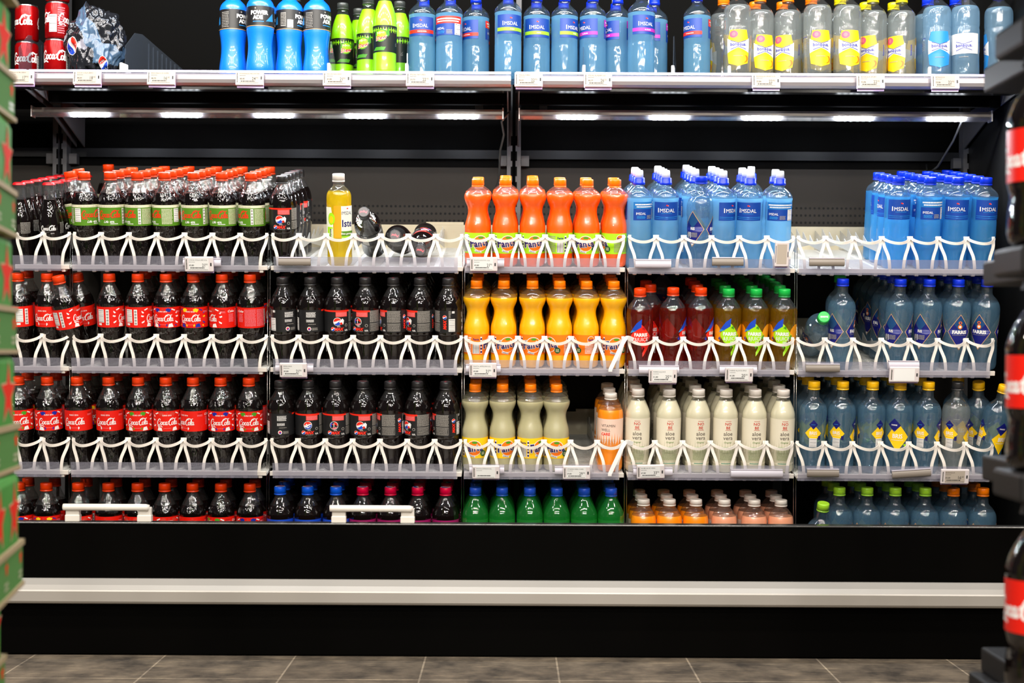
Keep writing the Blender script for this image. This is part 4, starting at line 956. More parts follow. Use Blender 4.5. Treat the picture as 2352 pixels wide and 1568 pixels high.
# middle row
for px, yw, st, n in ((51, 138, 'plain', 2), (118, -12, 'plain', 3), (259, 92, 'white', 1), (324, 90, 'white', 3), (388, -6, 'blue', 3), (450, -6, 'yellow', 3), (515, -60, 'white', 3), (579, -145, 'plain', 3)): column(3, 'coke', px, n, yw, st)
for px, yw, st in ((653, 155, 'smile'), (716, 128, 'smile'), (777, 6, 'blow'), (841, -30, 'ball'), (905, -78, 'smile'), (965.5, -62, 'blow'), (1030, -148, 'smile')): column(3, 'max', px, 6, yw, st)
for px, yw in zip((1094.6, 1156.6, 1222, 1284, 1345, 1407), (76, 16, 3, -50, -76, 8)): column(3, 'for', px, 4, yw)
for px, yw, n in ((1542.5, 72, 1), (1605.6, 68, 4)): column(3, 'jred', px, n, yw)
for px, yw, n in ((1668.8, 2, 4), (1731.5, -10, 6), (1796, -14, 6)): column(3, 'jgrn', px, n, yw)
column(3, 'far', 1928, 1, 62)
for px, yw, n in zip((2059, 2125, 2191, 2256.6), (68, 68, 0, -42), (6, 6, 6, 6)): column(3, 'far', px, n, yw)
# lower row
for px, yw, st in ((52, 12, 'green'), (118, 18, 'blue'), (186, -3, 'plain'), (257.6, -4, 'plain'), (325, 6, 'green'), (388, 14, 'white'), (450, -32, 'plain'), (512.8, 5, 'blue'), (577, 6, 'green')): column(4, 'coke', px, 3, yw, st)
for px, yw, st in ((648.8, 132, 'smile'), (712, 4, 'smile'), (774.5, -2, 'ball'), (837, -8, 'blow'), (898.8, -88, 'smile'), (961, -52, 'blow'), (1025.7, -98, 'smile')): column(4, 'max', px, 4, yw, st)
for px, yw in zip((1092.5, 1155, 1218.7, 1278), (-4, 24, 45, -2)): column(4, 'fle', px, 4, yw)
column(4, 'vor', 1401.6, 3, -8)
for px, yw in zip((1464, 1535, 1601.7, 1664.7, 1730.5, 1795), (-6, 2, 8, 6, 4, 3)): column(4, 'aloe', px, 5, yw)
for px, yw in zip((1864.5, 1930, 1998, 2061, 2125), (104, 78, 138, -18, -290)): column(4, 'bris', px, 4, yw)
column(4, 'blk', 2191, 1, 70)
# bottom well
for px, yw, st in ((49.6, 0, 'blue'), (112, 4, 'yellow'), (185, 20, 'white'), (254, 0, 'plain'), (321, -20, 'white'), (383, 30, 'white'), (446.7, 10, 'plain'), (511.6, -30, 'green'), (577.6, 0, 'blue')): column(5, 'coke', px, 2, yw, st)
for px, yw in zip((647, 710, 775), (-12, 14, 10)): column(5, 'pblue', px, 3, yw)
for px, yw in zip((836, 899.5, 961.6, 1025.7), (14, -30, -60, -10)): column(5, 'pcherry', px, 3, yw)
for px, yw in zip((1094, 1155, 1218.6, 1280.4, 1343, 1404.5), (60, 70, 0, 20, 50, 100)): column(5, 'lemon7', px, 3, yw)
for px in (1479, 1538.4, 1598.8): column(5, 'vor', px, 3, 10)
for px in (1664, 1732.5, 1793.6): column(5, 'vpk', px, 3, 10)
for px in (1927, 1990.5, 2055, 2123.6): column(5, 'brisl', px, 3, 60)
for px in (2188, 2255.5): column(5, 'briso', px, 3, 60)

def loose(k, px, py, Y, label, tilt=0, lean=0, yaw=0, style=None):
    """a single bottle whose base stands at the given photo point and depth"""
    x, z = W(px, py, Y)
    return put(k, TR((x, Y, z)) @ RX(radians(tilt)) @ RY(radians(lean)) @ RZ(radians(yaw)), label, None, style)
def onrow(row, k, px, s, label, tilt=0, lean=0, yaw=0, lift=0.0, style=None):
    z0, a, _ = ROWS[row]
    x = (px - 1176)*(FRONT + s - CAMY)/F
    return put(k, TR((x, FRONT, z0)) @ RX(a) @ TR((0, s, lift)) @ RX(radians(tilt)) @ RY(radians(lean)) @ RZ(radians(yaw)), label, None, style)
onrow(2, 'tea', 780, .038, 'amber iced tea bottle standing alone in the half-empty upper tray', yaw=12)
onrow(2, 'cherrymax', 860, .205, 'black cola bottle leaning forward right of the iced tea', tilt=60, yaw=180, lift=.024, lean=-2)
onrow(2, 'cherrymax', 926, .235, 'black cola bottle tipped forward, middle of the three fallen ones', tilt=79, yaw=170, lift=.034, lean=-1)
onrow(2, 'cherrymax', 977, .26, 'black cola bottle fallen flat with its cap pointing at the aisle', tilt=95, yaw=170, lift=.056)
onrow(2, 'far', 1604, .034, 'sparkling water bottle squeezed in among the blue-labelled sport waters', yaw=74)
onrow(2, 'life', 205, .112, 'green-labelled cola bottle leaning left behind the first column', lean=-10)
onrow(2, 'life', 214, .190, 'green-labelled cola bottle leaning left, second behind the first column', lean=-7)
onrow(2, 'life', 258, .38, 'upright green-labelled cola bottle standing at the back left')
onrow(3, 'coke', 182, .036, 'red-labelled cola bottle tilted left in the middle row', lean=-9, tilt=5, yaw=84, style='white')
onrow(3, 'coke', 204, .104, 'red-labelled cola bottle slumped behind the tilted one', lean=-3, tilt=6, yaw=20, lift=-.004)
onrow(3, 'jred', 1469, .030, 'red-capped raspberry juice bottle pushing out through the broken tray ring', tilt=3, yaw=0, lean=-1)
onrow(3, 'jred', 1490, .100, 'red-capped raspberry juice bottle just behind the broken tray ring')
onrow(3, 'jred', 1480, .172, 'dark red-capped raspberry juice bottle, rear one by the orange sodas')
onrow(3, 'isG', 1518, .31, 'large blue water bottle standing far back behind the red juices')
onrow(3, 'isM', 1594, .36, 'second large blue water bottle at the back, right of the first')
onrow(3, 'farg', 1647, .36, 'green-capped water bottle far back behind the apple juices')
onrow(3, 'farg', 1860, .190, 'green-capped water bottle fallen towards the aisle in its ring', tilt=62, lift=.03, yaw=180, lean=-3)
onrow(3, 'farg', 1921, .110, 'green-capped sparkling water bottle right behind a blue-capped one', yaw=60)
onrow(4, 'bris', 2244, .105, 'yellow-capped water bottle leaning left at the tray end', lean=-5, tilt=10, yaw=60)
onrow(4, 'bris', 2258, .040, 'yellow-capped water bottle tilted right at the tray end', lean=9, tilt=6, yaw=30)
onrow(4, 'bris', 2191, .110, 'yellow-capped water bottle behind the black-capped one')
onrow(5, 'brisl', 1870, .040, 'lime-capped water bottle sunk low and tilted in the bottom well', tilt=12, lean=3, lift=-.026)

# ------------------------------------------------------------------ top shelf
SHELFZ = 1.386
tops = {}
def top(k, px, Y, yaw=0, behind=0):
    K = KIND[k]; n = tops[k] = tops.get(k, 0) + 1
    for i in range(1 + behind):
        yy = Y + i*(K['dia'] + .004); x = (px - 1176)*(Y - CAMY)/F
        dep = {0: '', 1: 'hidden one behind the '}[i]
        put(k, TR((x, yy, SHELFZ)) @ RZ(radians(yaw if i == 0 else yaw+70)), f"{K['desc']}, {dep}{ORD[n]} of them from left, top shelf", f"{K['desc']}s on the top shelf")
for px, Y, yw, b in ((532, .31, 62, 0), (594, .275, 6, 1), (661, .31, -110, 1), (724, .31, 60, 0)): top('pow', px, Y, yw, b)
for px, Y, yw, b in ((783, .42, 25, 0), (820, .48, 20, 0), (842, .36, -22, 0), (880, .272, -14, 0), (914, .40, -70, 0)): top('dew', px, Y, yw, b)
for px, Y, yw, b in ((966, .30, -4, 1), (1028, .29, -170, 1), (1089, .33, -50, 1)): top('isR', px, Y, yw, b)
for px, Y, yw, b in ((1163, .27, 12, 1), (1229, .31, 2, 1), (1293, .31, 40, 1)): top('isG', px, Y, yw, b)
for px, Y, yw, b in ((1358, .31, -45, 1), (1415, .33, -60, 1), (1469, .268, 18, 0), (1499, .345, -42, 1)): top('isM', px, Y, yw, b)
top('isR', 1597, .30, -48, 0)
for px, Y, yw, b in ((1658, .36, 100, 0), (1690, .27, -155, 0), (1742, .325, 12, 1), (1806, .325, -34, 1), (1874, .27, 3, 1)): top('boO', px, Y, yw, b)
for px, Y, yw, b in ((1942, .27, -150, 1), (2001, .325, -40, 1), (2067, .325, -48, 1)): top('boY', px, Y, yw, b)
for px, Y, yw, b in ((2148, .275, -4, 1), (2290, .28, 100, 0)): top('boB', px, Y, yw, b)
top('boW', 2213, .268, -22, 1)

# drink cans
def can(px, z, label, Y=.31):
    bm = bmesh.new(); r = 29
    revolve(bm, [(0, 20), (2, 24), (6, r), (84, r), (90, 26), (92, 26.4), (93.5, 25.6), (92.6, 24.6), (90.5, 24)], lambda q: 1 if q < 3 or q > 88.5 else 0, cap1=True, seg=36)
    me = mesh_of('can_body', bm, [mat('can_red', lin(190, 8, 14), .25, metal=.5), mat('can_aluminium', (.75, .72, .70), .25, metal=1)])
    x = (px-1176)*(Y-CAMY)/F
    r_ = empty('drink_can', TR((x, Y, z)) @ RZ(radians(12)), label, 'can', 'red drink cans on the top shelf'); link('can_body', me, r_)
    A = Art(); RNOM[0] = 29
    for d in (0, 180): script(A, at_deg(29, d), 40, 25, WHITE, w=1.7, layer=0)
    A.barcode(at_deg(29, 62), 16, at_deg(29, 100), 60); A.lines(at_deg(29, 104), 12, at_deg(29, 140), 80, 12, PINK, layer=1)
    link('printed_logo', A.build('can_print', cyl_map(lambda z: 29, off=.2), us=4), r_)
    return r_
c1 = can(125, SHELFZ, 'lowest red drink can beside the crumpled film wrap')
c2 = can(127, SHELFZ+.0936, 'middle red drink can with its barcode turned forward'); c2.matrix_world = c2.matrix_world @ RZ(radians(-95))
c3 = can(128, SHELFZ+.1872, 'topmost red drink can, cut off by the frame')
c4 = can(58, SHELFZ, 'lower red can added as the reflection in the clear divider', Y=.34)  # this can and the next are added as the divider's mirror image
c5 = can(58, SHELFZ+.0936, 'upper red can added as the reflection in the clear divider', Y=.34); c5.matrix_world = c5.matrix_world @ RZ(radians(140))
# ------------------------------------------------------------------ trays
TRAYP = mat('frosted_white_plastic', lin(226, 218, 208), .38, bump=(60, .04))
TRAYT = clear('translucent_tray_plastic', (.88, .88, .88), (.90, .91, .90), .5, gloss=.06, rough=.2, glow=.5)
GUARD = clear('clear_front_guard', (.88, .88, .92), (.62, .62, .76), .14, gloss=.07, rough=.12, glow=.3)
TFLOOR = mat('tray_floor_plastic', lin(240, 240, 236), .45)
ROLLM = mat('tray_roller', lin(205, 205, 200), .35)
_div = {}
def divider_mesh():
    if 'd' not in _div:
        bm = bmesh.new(); P = [(.006, 0), (.45, 0), (.45, .052)]
        y = .45
        while y > .05: P += [(y-.085, .040), (y-.087, .066)]; y -= .087
        P = [(a, b) for a, b in P if a > .006] + [(.006, .075)]
        a = [bm.verts.new((-.0008, y, z)) for y, z in P]; b = [bm.verts.new((.0008, y, z)) for y, z in P]
        bm.faces.new(a); bm.faces.new(b[::-1])
        for k in range(len(P)): bm.faces.new((a[k], b[k], b[(k+1) % len(P)], a[(k+1) % len(P)]))
        bmesh.ops.recalc_face_normals(bm, faces=bm.faces); _div['d'] = mesh_of('divider', bm, TRAYT)
    return _div['d']
def tray(row, px0, px1, n, label, guard=(0.0, .965), clip=None):
    z0, a, rn = ROWS[row]
    x0 = (px0-1176)*(FRONT-.01-CAMY)/F; x1 = (px1-1176)*(FRONT-.01-CAMY)/F; wd = x1-x0; cw = wd/n
    t = empty('bottle_tray', TR((x0, FRONT, z0-.001)) @ RX(a), label, 'tray', f'bottle trays of the {rn}')
    bm = bmesh.new()
    for i in range(n):
        xa = i*cw; pts = []
        for k in range(15):
            q = k/14; s = sin(pi*q); pts.append((xa + cw*(.012 + .976*q), (.008 - .034*s**.7), .079 - .0105*s**.55))
        ribbon(bm, pts, .0066, .0026)
        for sg, xb in ((1, xa), (-1, xa+cw)):
            leg = catmull([(xb+sg*.0034, .009, .082), (xb+sg*.0034, .005, .070), (xb+sg*.0052, -.001, .058), (xb+sg*.0098, -.006, .046), (xb+sg*.0140, -.010, .034), (xb+sg*.0164, -.012, .020), (xb+sg*.0174, -.014, .006), (xb+sg*.0176, -.014, -.003)], 3)
            ribbon(bm, leg, .0072, .0026)
    box(bm, 0, wd, -.016, -.010, -.006, .005, bev=.001)
    for i in range(n+1):
        for sg in (-1, 1):
            x = i*cw + sg*.0155
            if 0 < x < wd: box(bm, x-.005, x+.005, -.014, .004, -.013, -.005, bev=.002)
    link('front_frame', mesh_of('front_frame', bm, TRAYP), t)
    bm = bmesh.new(); box(bm, 0, wd, -.012, .455, -.006, -.001)
    link('tray_floor', mesh_of('tray_floor', bm, TFLOOR), t)
    bm = bmesh.new()
    for i in range(n):
        for k in range(30): box(bm, i*cw+.006, (i+1)*cw-.006, .012+k*.0145, .020+k*.0145, -.001, .0006)
    link('rollers', mesh_of('rollers', bm, ROLLM), t)
    for i in range(n+1): link('divider', divider_mesh(), t, TR((min(max(i*cw, .001), wd-.001), 0, 0)))
    bm = bmesh.new(); box(bm, 0, wd, .455, .459, -.01, .062); box(bm, wd*.75, wd*.97, .4545, .455, .062, .070)
    link('back_board', mesh_of('back_board', bm, CREAMP), t)
    bm = bmesh.new(); g0, g1 = wd*guard[0], wd*guard[1]
    box(bm, g0, g1, -.0300, -.0288, -.007, .029); box(bm, g0, g1, -.0300, -.010, -.0082, -.007)
    link('front_guard', mesh_of('front_guard', bm, GUARD), t)
    return t
RN = {2: 'upper', 3: 'middle', 4: 'lower'}
for row in (2, 3, 4):
    tray(row, 35, 160, 2, f'narrow bottle tray at the far left of the {RN[row]} row', guard=(0, .88))
    tray(row, 166, 614, 7, f'wide bottle tray of red-capped colas, {RN[row]} row', guard=(0.01, .96))
    tray(row, 622, 1062, 7, ('half-empty tray with fallen black colas, upper row', 'bottle tray of black-labelled colas, middle row', 'bottle tray of black-labelled colas, lower row')[row-2], guard=(.02, .975))
    tray(row, 1067, 1434, 6, ('bottle tray of blood-orange sodas, upper row', 'bottle tray of yellow-orange sodas, middle row', 'bottle tray of cloudy lemon sodas, lower row')[row-2])
    t = tray(row, 1442, 1824, 6, ('bottle tray of blue sport waters, upper row', 'bottle tray of red and amber juices, middle row', 'bottle tray of aloe drinks, lower row')[row-2])
    if row > 2:      # the broken end of the ring sticking out over the neighbouring tray
        bm = bmesh.new()
        ribbon(bm, catmull([(.012, -.014, .078), (-.004, -.022, .084), (-.014, -.030, .074), (-.028, -.036, .045), (-.044, -.040, .010)], 5), .0095, .0022)
        box(bm, -.049, -.040, -.0415, -.0385, .004, .011)
        link('broken_ring_end', mesh_of('broken_ring_end', bm, mat('snapped_white_plastic', (.86, .84, .82), .35)), t)
    tray(row, 1830, 2284, 7, ('bottle tray of blue-capped waters, three cells empty, upper row', 'bottle tray of sparkling waters, middle row', 'bottle tray of yellow-capped waters, lower row')[row-2])
# chrome rods that carry the trays
for px, s in ((617, 'between the red-capped and black colas'), (1064, 'left of the orange sodas'), (1438, 'right of the orange sodas'), (1827, 'left of the last water tray'), (163, 'beside the far left tray')):
    x = (px-1176)*(FRONT+.03-CAMY)/F
    r = empty('support_rail', TR((x, FRONT+.03, .12)), f'thin chrome tray rail {s}', 'rail', 'chrome tray rails')
    for d in (-.0028, .0028):
        bm = bmesh.new(); tube(bm, [(d, 0, 0), (d, 0, .86)], .0011, 6); link('rod', mesh_of('rod', bm, mat('chrome_rod', (.55, .52, .48), .2, metal=1)), r)
# white grab handles on the well edge
for px0, px1, s in ((147, 352, 'in front of the red-labelled colas'), (757, 955, 'in front of the blue and magenta colas')):
    Y = .014; k = (Y-CAMY)/F; x0 = (px0-1176)*k; x1 = (px1-1176)*k; wd = x1-x0; z = .3075
    h = empty('grab_handle', TR((x0, Y, z)), f'white plastic divider handle standing on the edge {s}', 'handle', 'white handles')
    HM = mat('handle_white', lin(232, 226, 216), .3)
    bm = bmesh.new(); tube(bm, [(.004, -.012, .034), (.008, -.012, .034), (wd-.012, -.012, .034), (wd-.006, -.010, .032)], .0078, 12); link('grip_bar', mesh_of('grip_bar', bm, HM), h)
    for a, b in ((.008, .040), (wd-.032, wd-.001)):
        bm = bmesh.new(); box(bm, a, b, -.010, .006, 0, .034, bev=.003); box(bm, a-.001, b+.001, -.0115, .007, .0, .016, bev=.002); link('foot', mesh_of('foot', bm, HM), h)

# ------------------------------------------------------------------ price tags and their holders
TAGW = mat('tag_white', lin(218, 208, 208), .35); SCRN = mat('tag_screen', lin(182, 170, 156), .3); SCRW = mat('tag_screen_pale', lin(226, 226, 224), .3); TINK = mat('tag_ink', (.03, .03, .03), .5)
LILAC = mat('tag_lilac_edge', lin(190, 160, 210), .4)
def price_tag(px, py, Y, w, h, title, unit, price, cents, label, screen=None, rot=0, tilt=12, z=None, blank=False):
    x, zz = W(px, py, Y); z = zz if z is None else z
    t = empty('price_tag', TR((x, Y, z)) @ RX(radians(tilt)) @ RY(radians(rot)), label, 'price tag', 'electronic price tags')
    bm = bmesh.new(); box(bm, -w/2, w/2, -.006, .002, -h/2, h/2, bev=.0022); link('housing', mesh_of('housing', bm, TAGW), t)
    bm = bmesh.new(); box(bm, -w/2+.003, w/2-.001, .002, .006, -h/2-.004, h/2-.006); link('clip', mesh_of('clip', bm, LILAC), t)
    A = Art(); W_, H_ = w*1000, h*1000; sw0, sw1 = -W_*.36, W_*.34
    A.rect(sw0, -H_*.40, sw1, H_*.40, screen or SCRN, 0)
    if not blank:
        A.text(title, sw0+1, H_*.24, H_*.125, TINK, 1, align=0, sx=1.0); A.lines(sw0+1, H_*.12, sw0+W_*.22, H_*.18, 1, TINK, layer=1, fill=.4)
        A.text(unit, sw0+1, -H_*.12, H_*.15, TINK, 1, align=0, bold=.02); A.text(price, sw1-H_*.24, -H_*.16, H_*.30, TINK, 1, align=1, bold=.01, sx=.85); A.text(cents, sw1-H_*.22, -H_*.06, H_*.16, TINK, 1, align=0)
        A.lines(sw0+4, -H_*.30, sw1-10, -H_*.20, 1, TINK, layer=1, fill=.7); A.lines(sw0+1, -H_*.38, sw1-2, -H_*.33, 1, TINK, layer=1, fill=.5)
    A.rect(-W_*.45, -H_*.34, -W_*.41, H_*.34, GRY, 0); A.lines(-W_*.45, -H_*.34, -W_*.41, H_*.34, 12, TINK, layer=1)
    A.rect(W_*.39, -H_*.12, W_*.44, H_*.10, TINK, 0)
    link('screen', A.build('screen', lambda u, v, l: (u/1000, -.0063-.0001*l, v/1000), us=None, smooth=False), t)
    return t
TOPT = [(47, 'COLA 0 X PK ZERO', '28,20', '17', '90', 'partly hidden by the beer stack'), (201, 'COCA COLA ZERO', '58,20', '18', '40', 'below the crumpled film wrap'), (371, 'PEPSI MAX 0,33 SOME', '48,70', '16', '40', 'below the empty stretch'),
        (574, 'POWERADE MOUNTAIN', '48,40', '24', '70', 'below the blue sports drinks'), (774, 'MOUNTAIN DEW', '43,80', '21', '90', 'below the lime sodas'), (965, 'IMSDAL NATURELL', '33,73', '22', '90', 'below the red-banded waters'),
        (1214, 'IMSDAL PÆRE', '30,53', '22', '90', 'just right of the centre post'), (1373, 'IMSDAL BLÅBÆR 0,65', '40,77', '26', '50', 'below the violet-banded waters'), (1759, 'BONAQUA SPORT 0,7L', '32,86', '22', '90', 'below the orange-capped waters'),
        (1999, 'BONAQUA SPORT', '32,86', '22', '90', 'below the yellow-capped waters'), (2170, 'BONAQUA', '32,86', '22', '90', 'at the right end of the rail')]
for px, ti, u, p, c, s in TOPT:
    price_tag(px, 184, .203, .069, .036, ti, u, p, c, f'white electronic price tag on the top rail {s}', z=1.3665, tilt=-6)
def holder(px0, px1, py, row, label, white=False, rot=0):
    Y = FRONT-.036; x0, z = W(px0, py, Y); x1, _ = W(px1, py, Y); wd = x1-x0
    h = empty('tag_holder', TR(((x0+x1)/2, Y, z)) @ RY(radians(rot)), label, 'tag holder', 'tag holders on the trays')
    bm = bmesh.new(); pr = []
    for k in range(9): a = -pi/2 + pi*k/8; pr.append((-.004*cos(a)*(1.6), .0095*sin(a)))
    extrude_profile(bm, pr, -wd/2, wd/2); link('label_strip', mesh_of('label_strip', bm, SILVW if white else TAUPEM, False), h)
    bm = bmesh.new(); box(bm, -wd/2, wd/2, -.005, .003, .0085, .0110); link('clip_edge', mesh_of('clip_edge', bm, SILVW), h)
SILVW = mat('silver_white_strip', lin(196, 190, 200), .3); TAUPEM = mat('taupe_strip', lin(134, 124, 114), .4)
FY = FRONT-.044
price_tag(458, 606, FY, .069, .036, 'COCA COLA LIFE 0,5L', '43,80', '21', '90', 'price tag clipped under the green-labelled colas', SCRW)
holder(421, 508, 603, 2, 'silver tag holder behind the tag under the green-labelled colas', True)
holder(640, 714, 601, 2, 'taupe empty tag holder under the lone black cola, upper row')
price_tag(1111, 606, FY, .066, .034, 'FANTA EXOTIC 0,5L', '43,80', '21', '90', 'price tag clipped under the blood-orange sodas', SCRW); holder(1072, 1158, 604, 2, 'silver tag holder under the blood-orange sodas', True)
holder(1459, 1541, 606, 2, 'silver-white empty tag holder under the sport waters', True); holder(1635, 1707, 601, 2, 'taupe empty tag holder under the sport waters')
price_tag(1795, 583, FY, .034, .060, '', '', '', '', 'price tag turned upright at the right end of the sport waters', blank=True)
holder(1858, 1939, 602, 2, 'taupe empty tag holder under the empty cells, upper row')
price_tag(674, 849, FY, .066, .035, 'PEPSI MAX', '43,80', '21', '90', 'price tag clipped under the black colas, middle row', SCRW); holder(633, 720, 845, 3, 'silver tag holder under the black colas, middle row', True)
price_tag(1109, 849, FY, .066, .035, 'FANTA APPELSIN 0,5L', '43,80', '21', '90', 'price tag clipped under the yellow-orange sodas', SCRW); holder(1070, 1150, 846, 3, 'silver tag holder under the yellow-orange sodas', True)
price_tag(1522, 862, FY, .068, .036, 'FARRIS & JUICE', '51,80', '25', '90', 'price tag clipped under the raspberry juices', SCRW); holder(1467, 1559, 849, 3, 'silver tag holder under the raspberry juices', True)
price_tag(1697, 859, FY, .067, .036, 'FARRIS & JUICE EPLE', '41,80', '20', '90', 'price tag clipped under the apple juices', SCRW); holder(1652, 1738, 849, 3, 'silver tag holder under the apple juices', True)
holder(1850, 1928, 845, 3, 'taupe empty tag holder under the sparkling waters'); price_tag(2076, 859, FY, .072, .037, '', '', '', '', 'price tag under the sparkling waters, white glare painted on its screen', mat('tag_glare_white', (.85, .85, .84), .12), blank=True)  # last tag: glare painted as a plain white screen without writing
holder(2040, 2110, 838, 3, 'silver tag holder above the tag with painted glare', True)
price_tag(1116, 1083, FY, .066, .033, 'FANTA SITRON 0,5L', '', '', '', 'pale price tag under the cloudy lemon sodas', SCRW); holder(1078, 1158, 1079, 4, 'silver tag holder under the cloudy lemon sodas', True)
price_tag(1324, 1084, FY, .066, .033, 'VITAMIN WELL CARE', '59,80', '29', '90', 'price tag under the empty cell of the lower row', SCRW); holder(1274, 1352, 1081, 4, 'silver tag holder by the empty cell, lower row', True)
price_tag(1494, 1082, FY, .067, .034, 'NOBE ALOE VERA', '67,80', '33', '90', 'price tag under the aloe drinks', SCRW, rot=-1.5); holder(1454, 1544, 1083, 4, 'silver tag holder under the aloe drinks', True)
holder(1678, 1797, 1087, 4, 'long silver empty tag holder under the aloe drinks', True)
holder(1853, 1926, 1086, 4, 'taupe empty tag holder at the left of the yellow-capped waters'); holder(2048, 2137, 1087, 4, 'taupe tag holder hanging askew under the yellow-capped waters', rot=-4)
price_tag(2192, 1093, FY, .068, .036, 'BONAQUA', '33,20', '16', '60', 'price tag at the right end of the lower row')

# ------------------------------------------------------------------ clear dividers and the film wrap on the top shelf
ACR = clear('clear_acrylic', (.90, .92, .95), (.5, .6, .75), .10, gloss=.12, rough=.03)
FOOTM = mat('foot_white', (.85, .85, .86), .3)
def blade(px, Y0, Y1, h, label, foot=True, lines=False, skew=0.0, front=.6):
    x = (px-1176)*(Y0-CAMY)/F
    b = empty('shelf_divider', TR((x, Y0, SHELFZ)) @ RZ(radians(skew)), label, 'divider', 'clear shelf dividers')
    bm = bmesh.new(); P = [(0, .004), (Y1-Y0, .004), (Y1-Y0, h*.55), ((Y1-Y0)*.25, h), ((Y1-Y0)*.14, h*.96), (0, h*front)]
    a = [bm.verts.new((-.001, y, z)) for y, z in P]; c = [bm.verts.new((.001, y, z)) for y, z in P]
    bm.faces.new(a); bm.faces.new(c[::-1])
    for k in range(len(P)): bm.faces.new((a[k], c[k], c[(k+1) % len(P)], a[(k+1) % len(P)]))
    if lines:
        for k in range(9): yy = (Y1-Y0)*(.35+.07*k); box(bm, -.0016, .0016, yy, yy+.0012, .006, h*(.86-.035*k))
    bmesh.ops.recalc_face_normals(bm, faces=bm.faces); link('clear_panel', mesh_of('clear_panel', bm, ACR), b)
    if foot:
        bm = bmesh.new(); box(bm, -.004, .004, -.022, .01, 0, .026, bev=.002); box(bm, -.011, .011, -.024, .01, 0, .006, bev=.001); link('foot', mesh_of('foot', bm, FOOTM), b)
blade(284, .262, .60, .118, 'clear shelf divider with fine vertical lines right of the film wrap', lines=True, skew=-14)
blade(40, .262, .56, .110, 'clear shelf divider in front of the can pair built as its reflection', foot=False, lines=True, skew=-12)
blade(754, .255, .36, .090, 'clear shelf divider between sports drinks and lime sodas')
blade(932, .255, .36, .090, 'clear shelf divider between lime sodas and red-banded waters')
blade(1337, .262, .36, .080, 'clear shelf divider between lime-banded and violet-banded waters')
blade(1543, .262, .36, .108, 'clear pointed shelf divider in the gap of the blue waters', skew=-10, front=.2)
blade(1672, .262, .36, .108, 'clear pointed shelf divider left of the orange-capped waters', skew=-10, front=.2)
blade(2130, .262, .36, .108, 'clear pointed shelf divider left of the blue-and-white waters', skew=-10, front=.2)

def film_wrap():
    from mathutils import noise
    cx, cz = W(216, 76, .31); bm = bmesh.new()
    bmesh.ops.create_icosphere(bm, subdivisions=6, radius=1.0)
    for v in bm.verts:
        p = v.co.copy(); q = p*1.7 + Vector((3.1, 1.2, .4))
        n1 = noise.noise(q); n2 = noise.turbulence(p*2.6 + Vector((7, 2, 9)), 3, False); rdg = 1 - abs(noise.noise(p*4.4 + Vector((1, 8, 2))))*2
        s = 1 + .20*n1 - .16*n2 + .07*rdg
        x, y, z = p.x*.069*s, p.y*.040*s, p.z*.094*s
        if z > 0: x *= 1 + .06*z/.08
        z = max(z, -.0795 + .002*noise.noise(p*9))
        v.co = (x, y, z)
    mi = bm.faces
    for f in bm.faces:
        c = f.calc_center_median(); n = noise.noise(Vector((c.x*26, c.y*20, c.z*22)) + Vector((4, 4, 1)))
        band = c.x*.75 + c.z*.35 + .010*n*2
        f.smooth = True
        if c.z < -.050: k = 0
        elif -.004 < band < .022 or (band > .0 and c.z < .0 and band < .05): k = 1
        elif c.x < -.005 and abs(c.z + .01 + c.x*.4) < .012 and n > .1: k = 2
        else: k = 0
        f.material_index = k
    me = mesh_of('film', bm, [mat('black_silver_film', (.03, .032, .04), .16, spec=1.0, metal=.55, bump=(55, .9)), mat('blue_grey_film', lin(96, 128, 160), .25, spec=.8, bump=(45, .6), var=(18, lin(40, 60, 84), 3)), mat('grey_clear_film', lin(150, 148, 160), .2, bump=(70, .6))])
    w_ = empty('film_wrap', TR((cx, .31, SHELFZ+.080)), 'crumpled black, silver and blue film wrap from a multipack', 'wrapper'); link('film', me, w_)
    for (ox, oz, r, ro, sq) in ((-.045, -.006, 21, -.9, .68), (.034, -.050, 16, .5, .6)):
        A = Art(); globe(A, 0, 0, r, 0, ro)
        from mathutils.bvhtree import BVHTree
        deps = BVHTree.FromPolygons([v.co for v in me.vertices], [tuple(p.vertices) for p in me.polygons])
        def fm(u, v, l):
            X, Z = ox + u*sq/1000, oz + v/1000
            hit = deps.ray_cast(Vector((X, -.3, Z)), Vector((0, 1, 0)))
            y = hit[0].y if hit[0] else -.012
            return (X, y-.0012-.0004*l, Z)
        link('printed_globe', A.build('printed_globe', fm, us=3, vs_=3), w_)
film_wrap()

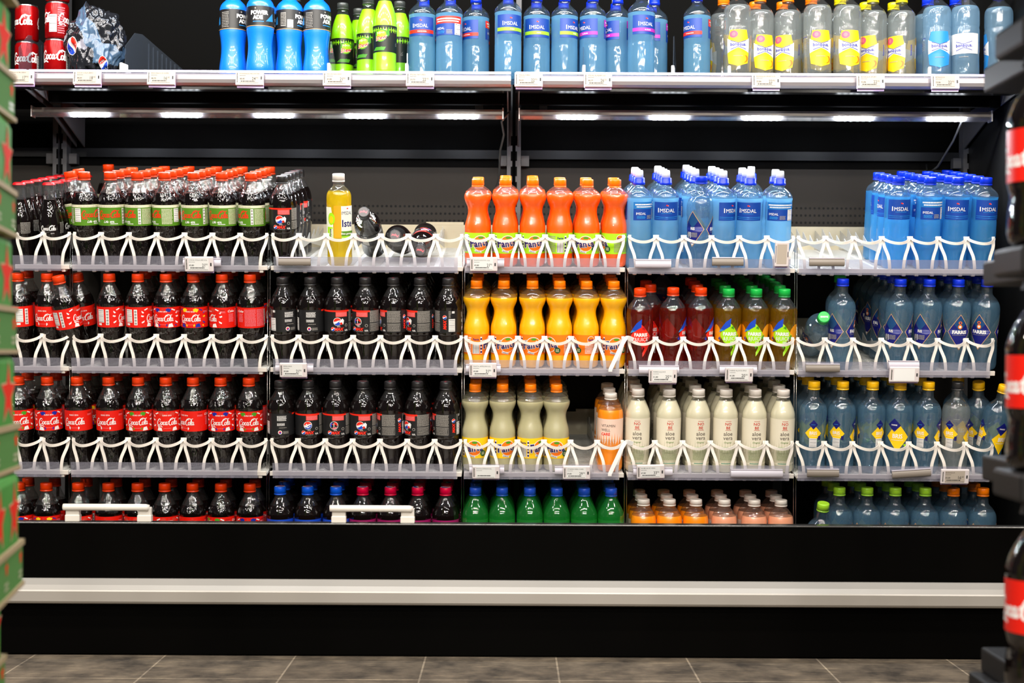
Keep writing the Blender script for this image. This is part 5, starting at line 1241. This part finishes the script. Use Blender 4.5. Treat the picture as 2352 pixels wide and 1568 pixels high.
# ------------------------------------------------------------------ near objects at both edges of the photo (out of focus)
KRAFT = mat('kraft_cut_edge', lin(176, 156, 118), .7); BGRN = mat('beer_green', lin(92, 168, 74), .7, spec=.15, var=(6, lin(60, 130, 52), 3)); TGRN = mat('tray_green', lin(92, 142, 76), .8, spec=.1)
STAR = mat('star_red', lin(240, 50, 26), .75, spec=.1); STARW = mat('star_outline', lin(206, 180, 140), .8, spec=.1)
def star(A, cx, cy, r, m, layer):
    A.poly([(cx + (r if k % 2 == 0 else r*.42)*sin(pi*k/5), cy + (r if k % 2 == 0 else r*.42)*cos(pi*k/5)) for k in range(10)], m, layer)
def beer_pack(x, y, z, yaw, idx, label):
    p = empty('beer_multipack', TR((x, y, z)) @ RZ(radians(yaw)), label, 'beer pack', 'stacked green beer multipacks')
    # local frame: the right face is x = 0, the far corner is y = 0, the pack runs to -x and -y
    bm = bmesh.new(); box(bm, -.26, -.004, -.39, -.004, .052, .168, bev=.012)
    link('wrapped_cans', mesh_of('wrapped_cans', bm, BGRN), p)
    bm = bmesh.new(); box(bm, -.265, 0, -.395, 0, .002, .064); link('cardboard_tray', mesh_of('cardboard_tray', bm, TGRN), p)
    bm = bmesh.new()
    box(bm, -.267, .003, -.397, .003, .0, .006); box(bm, -.002, .003, -.397, .003, .060, .068); box(bm, -.267, .003, -.002, .003, .060, .068)
    link('cut_edges', mesh_of('cut_edges', bm, KRAFT), p)
    A = Art()
    for u in (-56, -176, -296): star(A, u, 112, 50, STARW, 0); star(A, u, 112, 43, STAR, 1)
    link('red_star_print', A.build('stars', lambda u, v, l: (-.0032+.0004*l, u/1000, v/1000), us=None, smooth=False), p)
    A = Art()
    for u in (-20, -140, -260): star(A, u, 44, 13, STAR, 0); A.lines(u-16, 12, u+14, 26, 2, mat('tray_print_cream', lin(196, 196, 160), .5), layer=0, fill=.6)
    link('tray_print', A.build('trayprint', lambda u, v, l: (.0004+.0003*l, u/1000, v/1000), us=None, smooth=False), p)
BD = -1.173; kb = (BD-CAMY)/F
zs = [.701 - (1290+58-810)*kb + .170*i for i in range(-2, 7)]
edge = [12, 15, 54, 44, 37, 34, 30, 33, 50]
nm = ['bottom', 'second', 'third', 'fourth', 'fifth', 'sixth', 'seventh', 'eighth', 'ninth']
for i, (z, e) in enumerate(zip(zs, edge)):
    if z < 0: continue
    beer_pack((e-1176)*kb, BD, z, 9 + (i % 3 - 1)*1.5, i, f'green beer multipack with red star, {nm[i]} from the floor in the left stack')
# big cola bottles on a dark rack at the right
RK = mat('rack_dark_plastic', (.013, .012, .012), .5, spec=.2); RY_ = -1.267; kr = (RY_-CAMY)/F
rack = empty('drinks_rack', TR((.70, RY_, 0)), 'dark rack at the right edge carrying large cola bottles', 'rack')
bm = bmesh.new(); box(bm, .04, .45, -.05, .30, 0, .19, bev=.004); link('rack_base', mesh_of('rack_base', bm, RK), rack)
for zt in (.190, .500, .812, 1.124):
    bm = bmesh.new(); box(bm, -.008, .40, -.07, .05, zt, zt+.040, bev=.006); box(bm, .06, .40, .05, .30, zt, zt+.040, bev=.004)
    for xx in (.035, .135, .235): bmesh.ops.create_cone(bm, cap_ends=True, segments=20, radius1=.026, radius2=.02, depth=.02, matrix=TR((xx, -.02, zt-.009)))
    link('rack_shelf', mesh_of('rack_shelf', bm, RK), rack)
bm = bmesh.new(); box(bm, .40, .43, .0, .30, 0, 1.6); link('rack_post', mesh_of('rack_post', bm, RK), rack)
for j, zt in enumerate((.230, .540, .852)):
    for q, (dx, dy, pos) in enumerate(((.035, -.02, 'front'), (.105, .085, 'rear'))):
        put('big', TR((.70+dx, RY_+dy, zt)) @ Matrix.Scale(.985, 4) @ RZ(radians(-14 if q else 4)), f"large red-labelled cola bottle, {pos} one on the {('lowest', 'middle', 'highest')[j]} rack shelf", 'large cola bottles on the right rack')
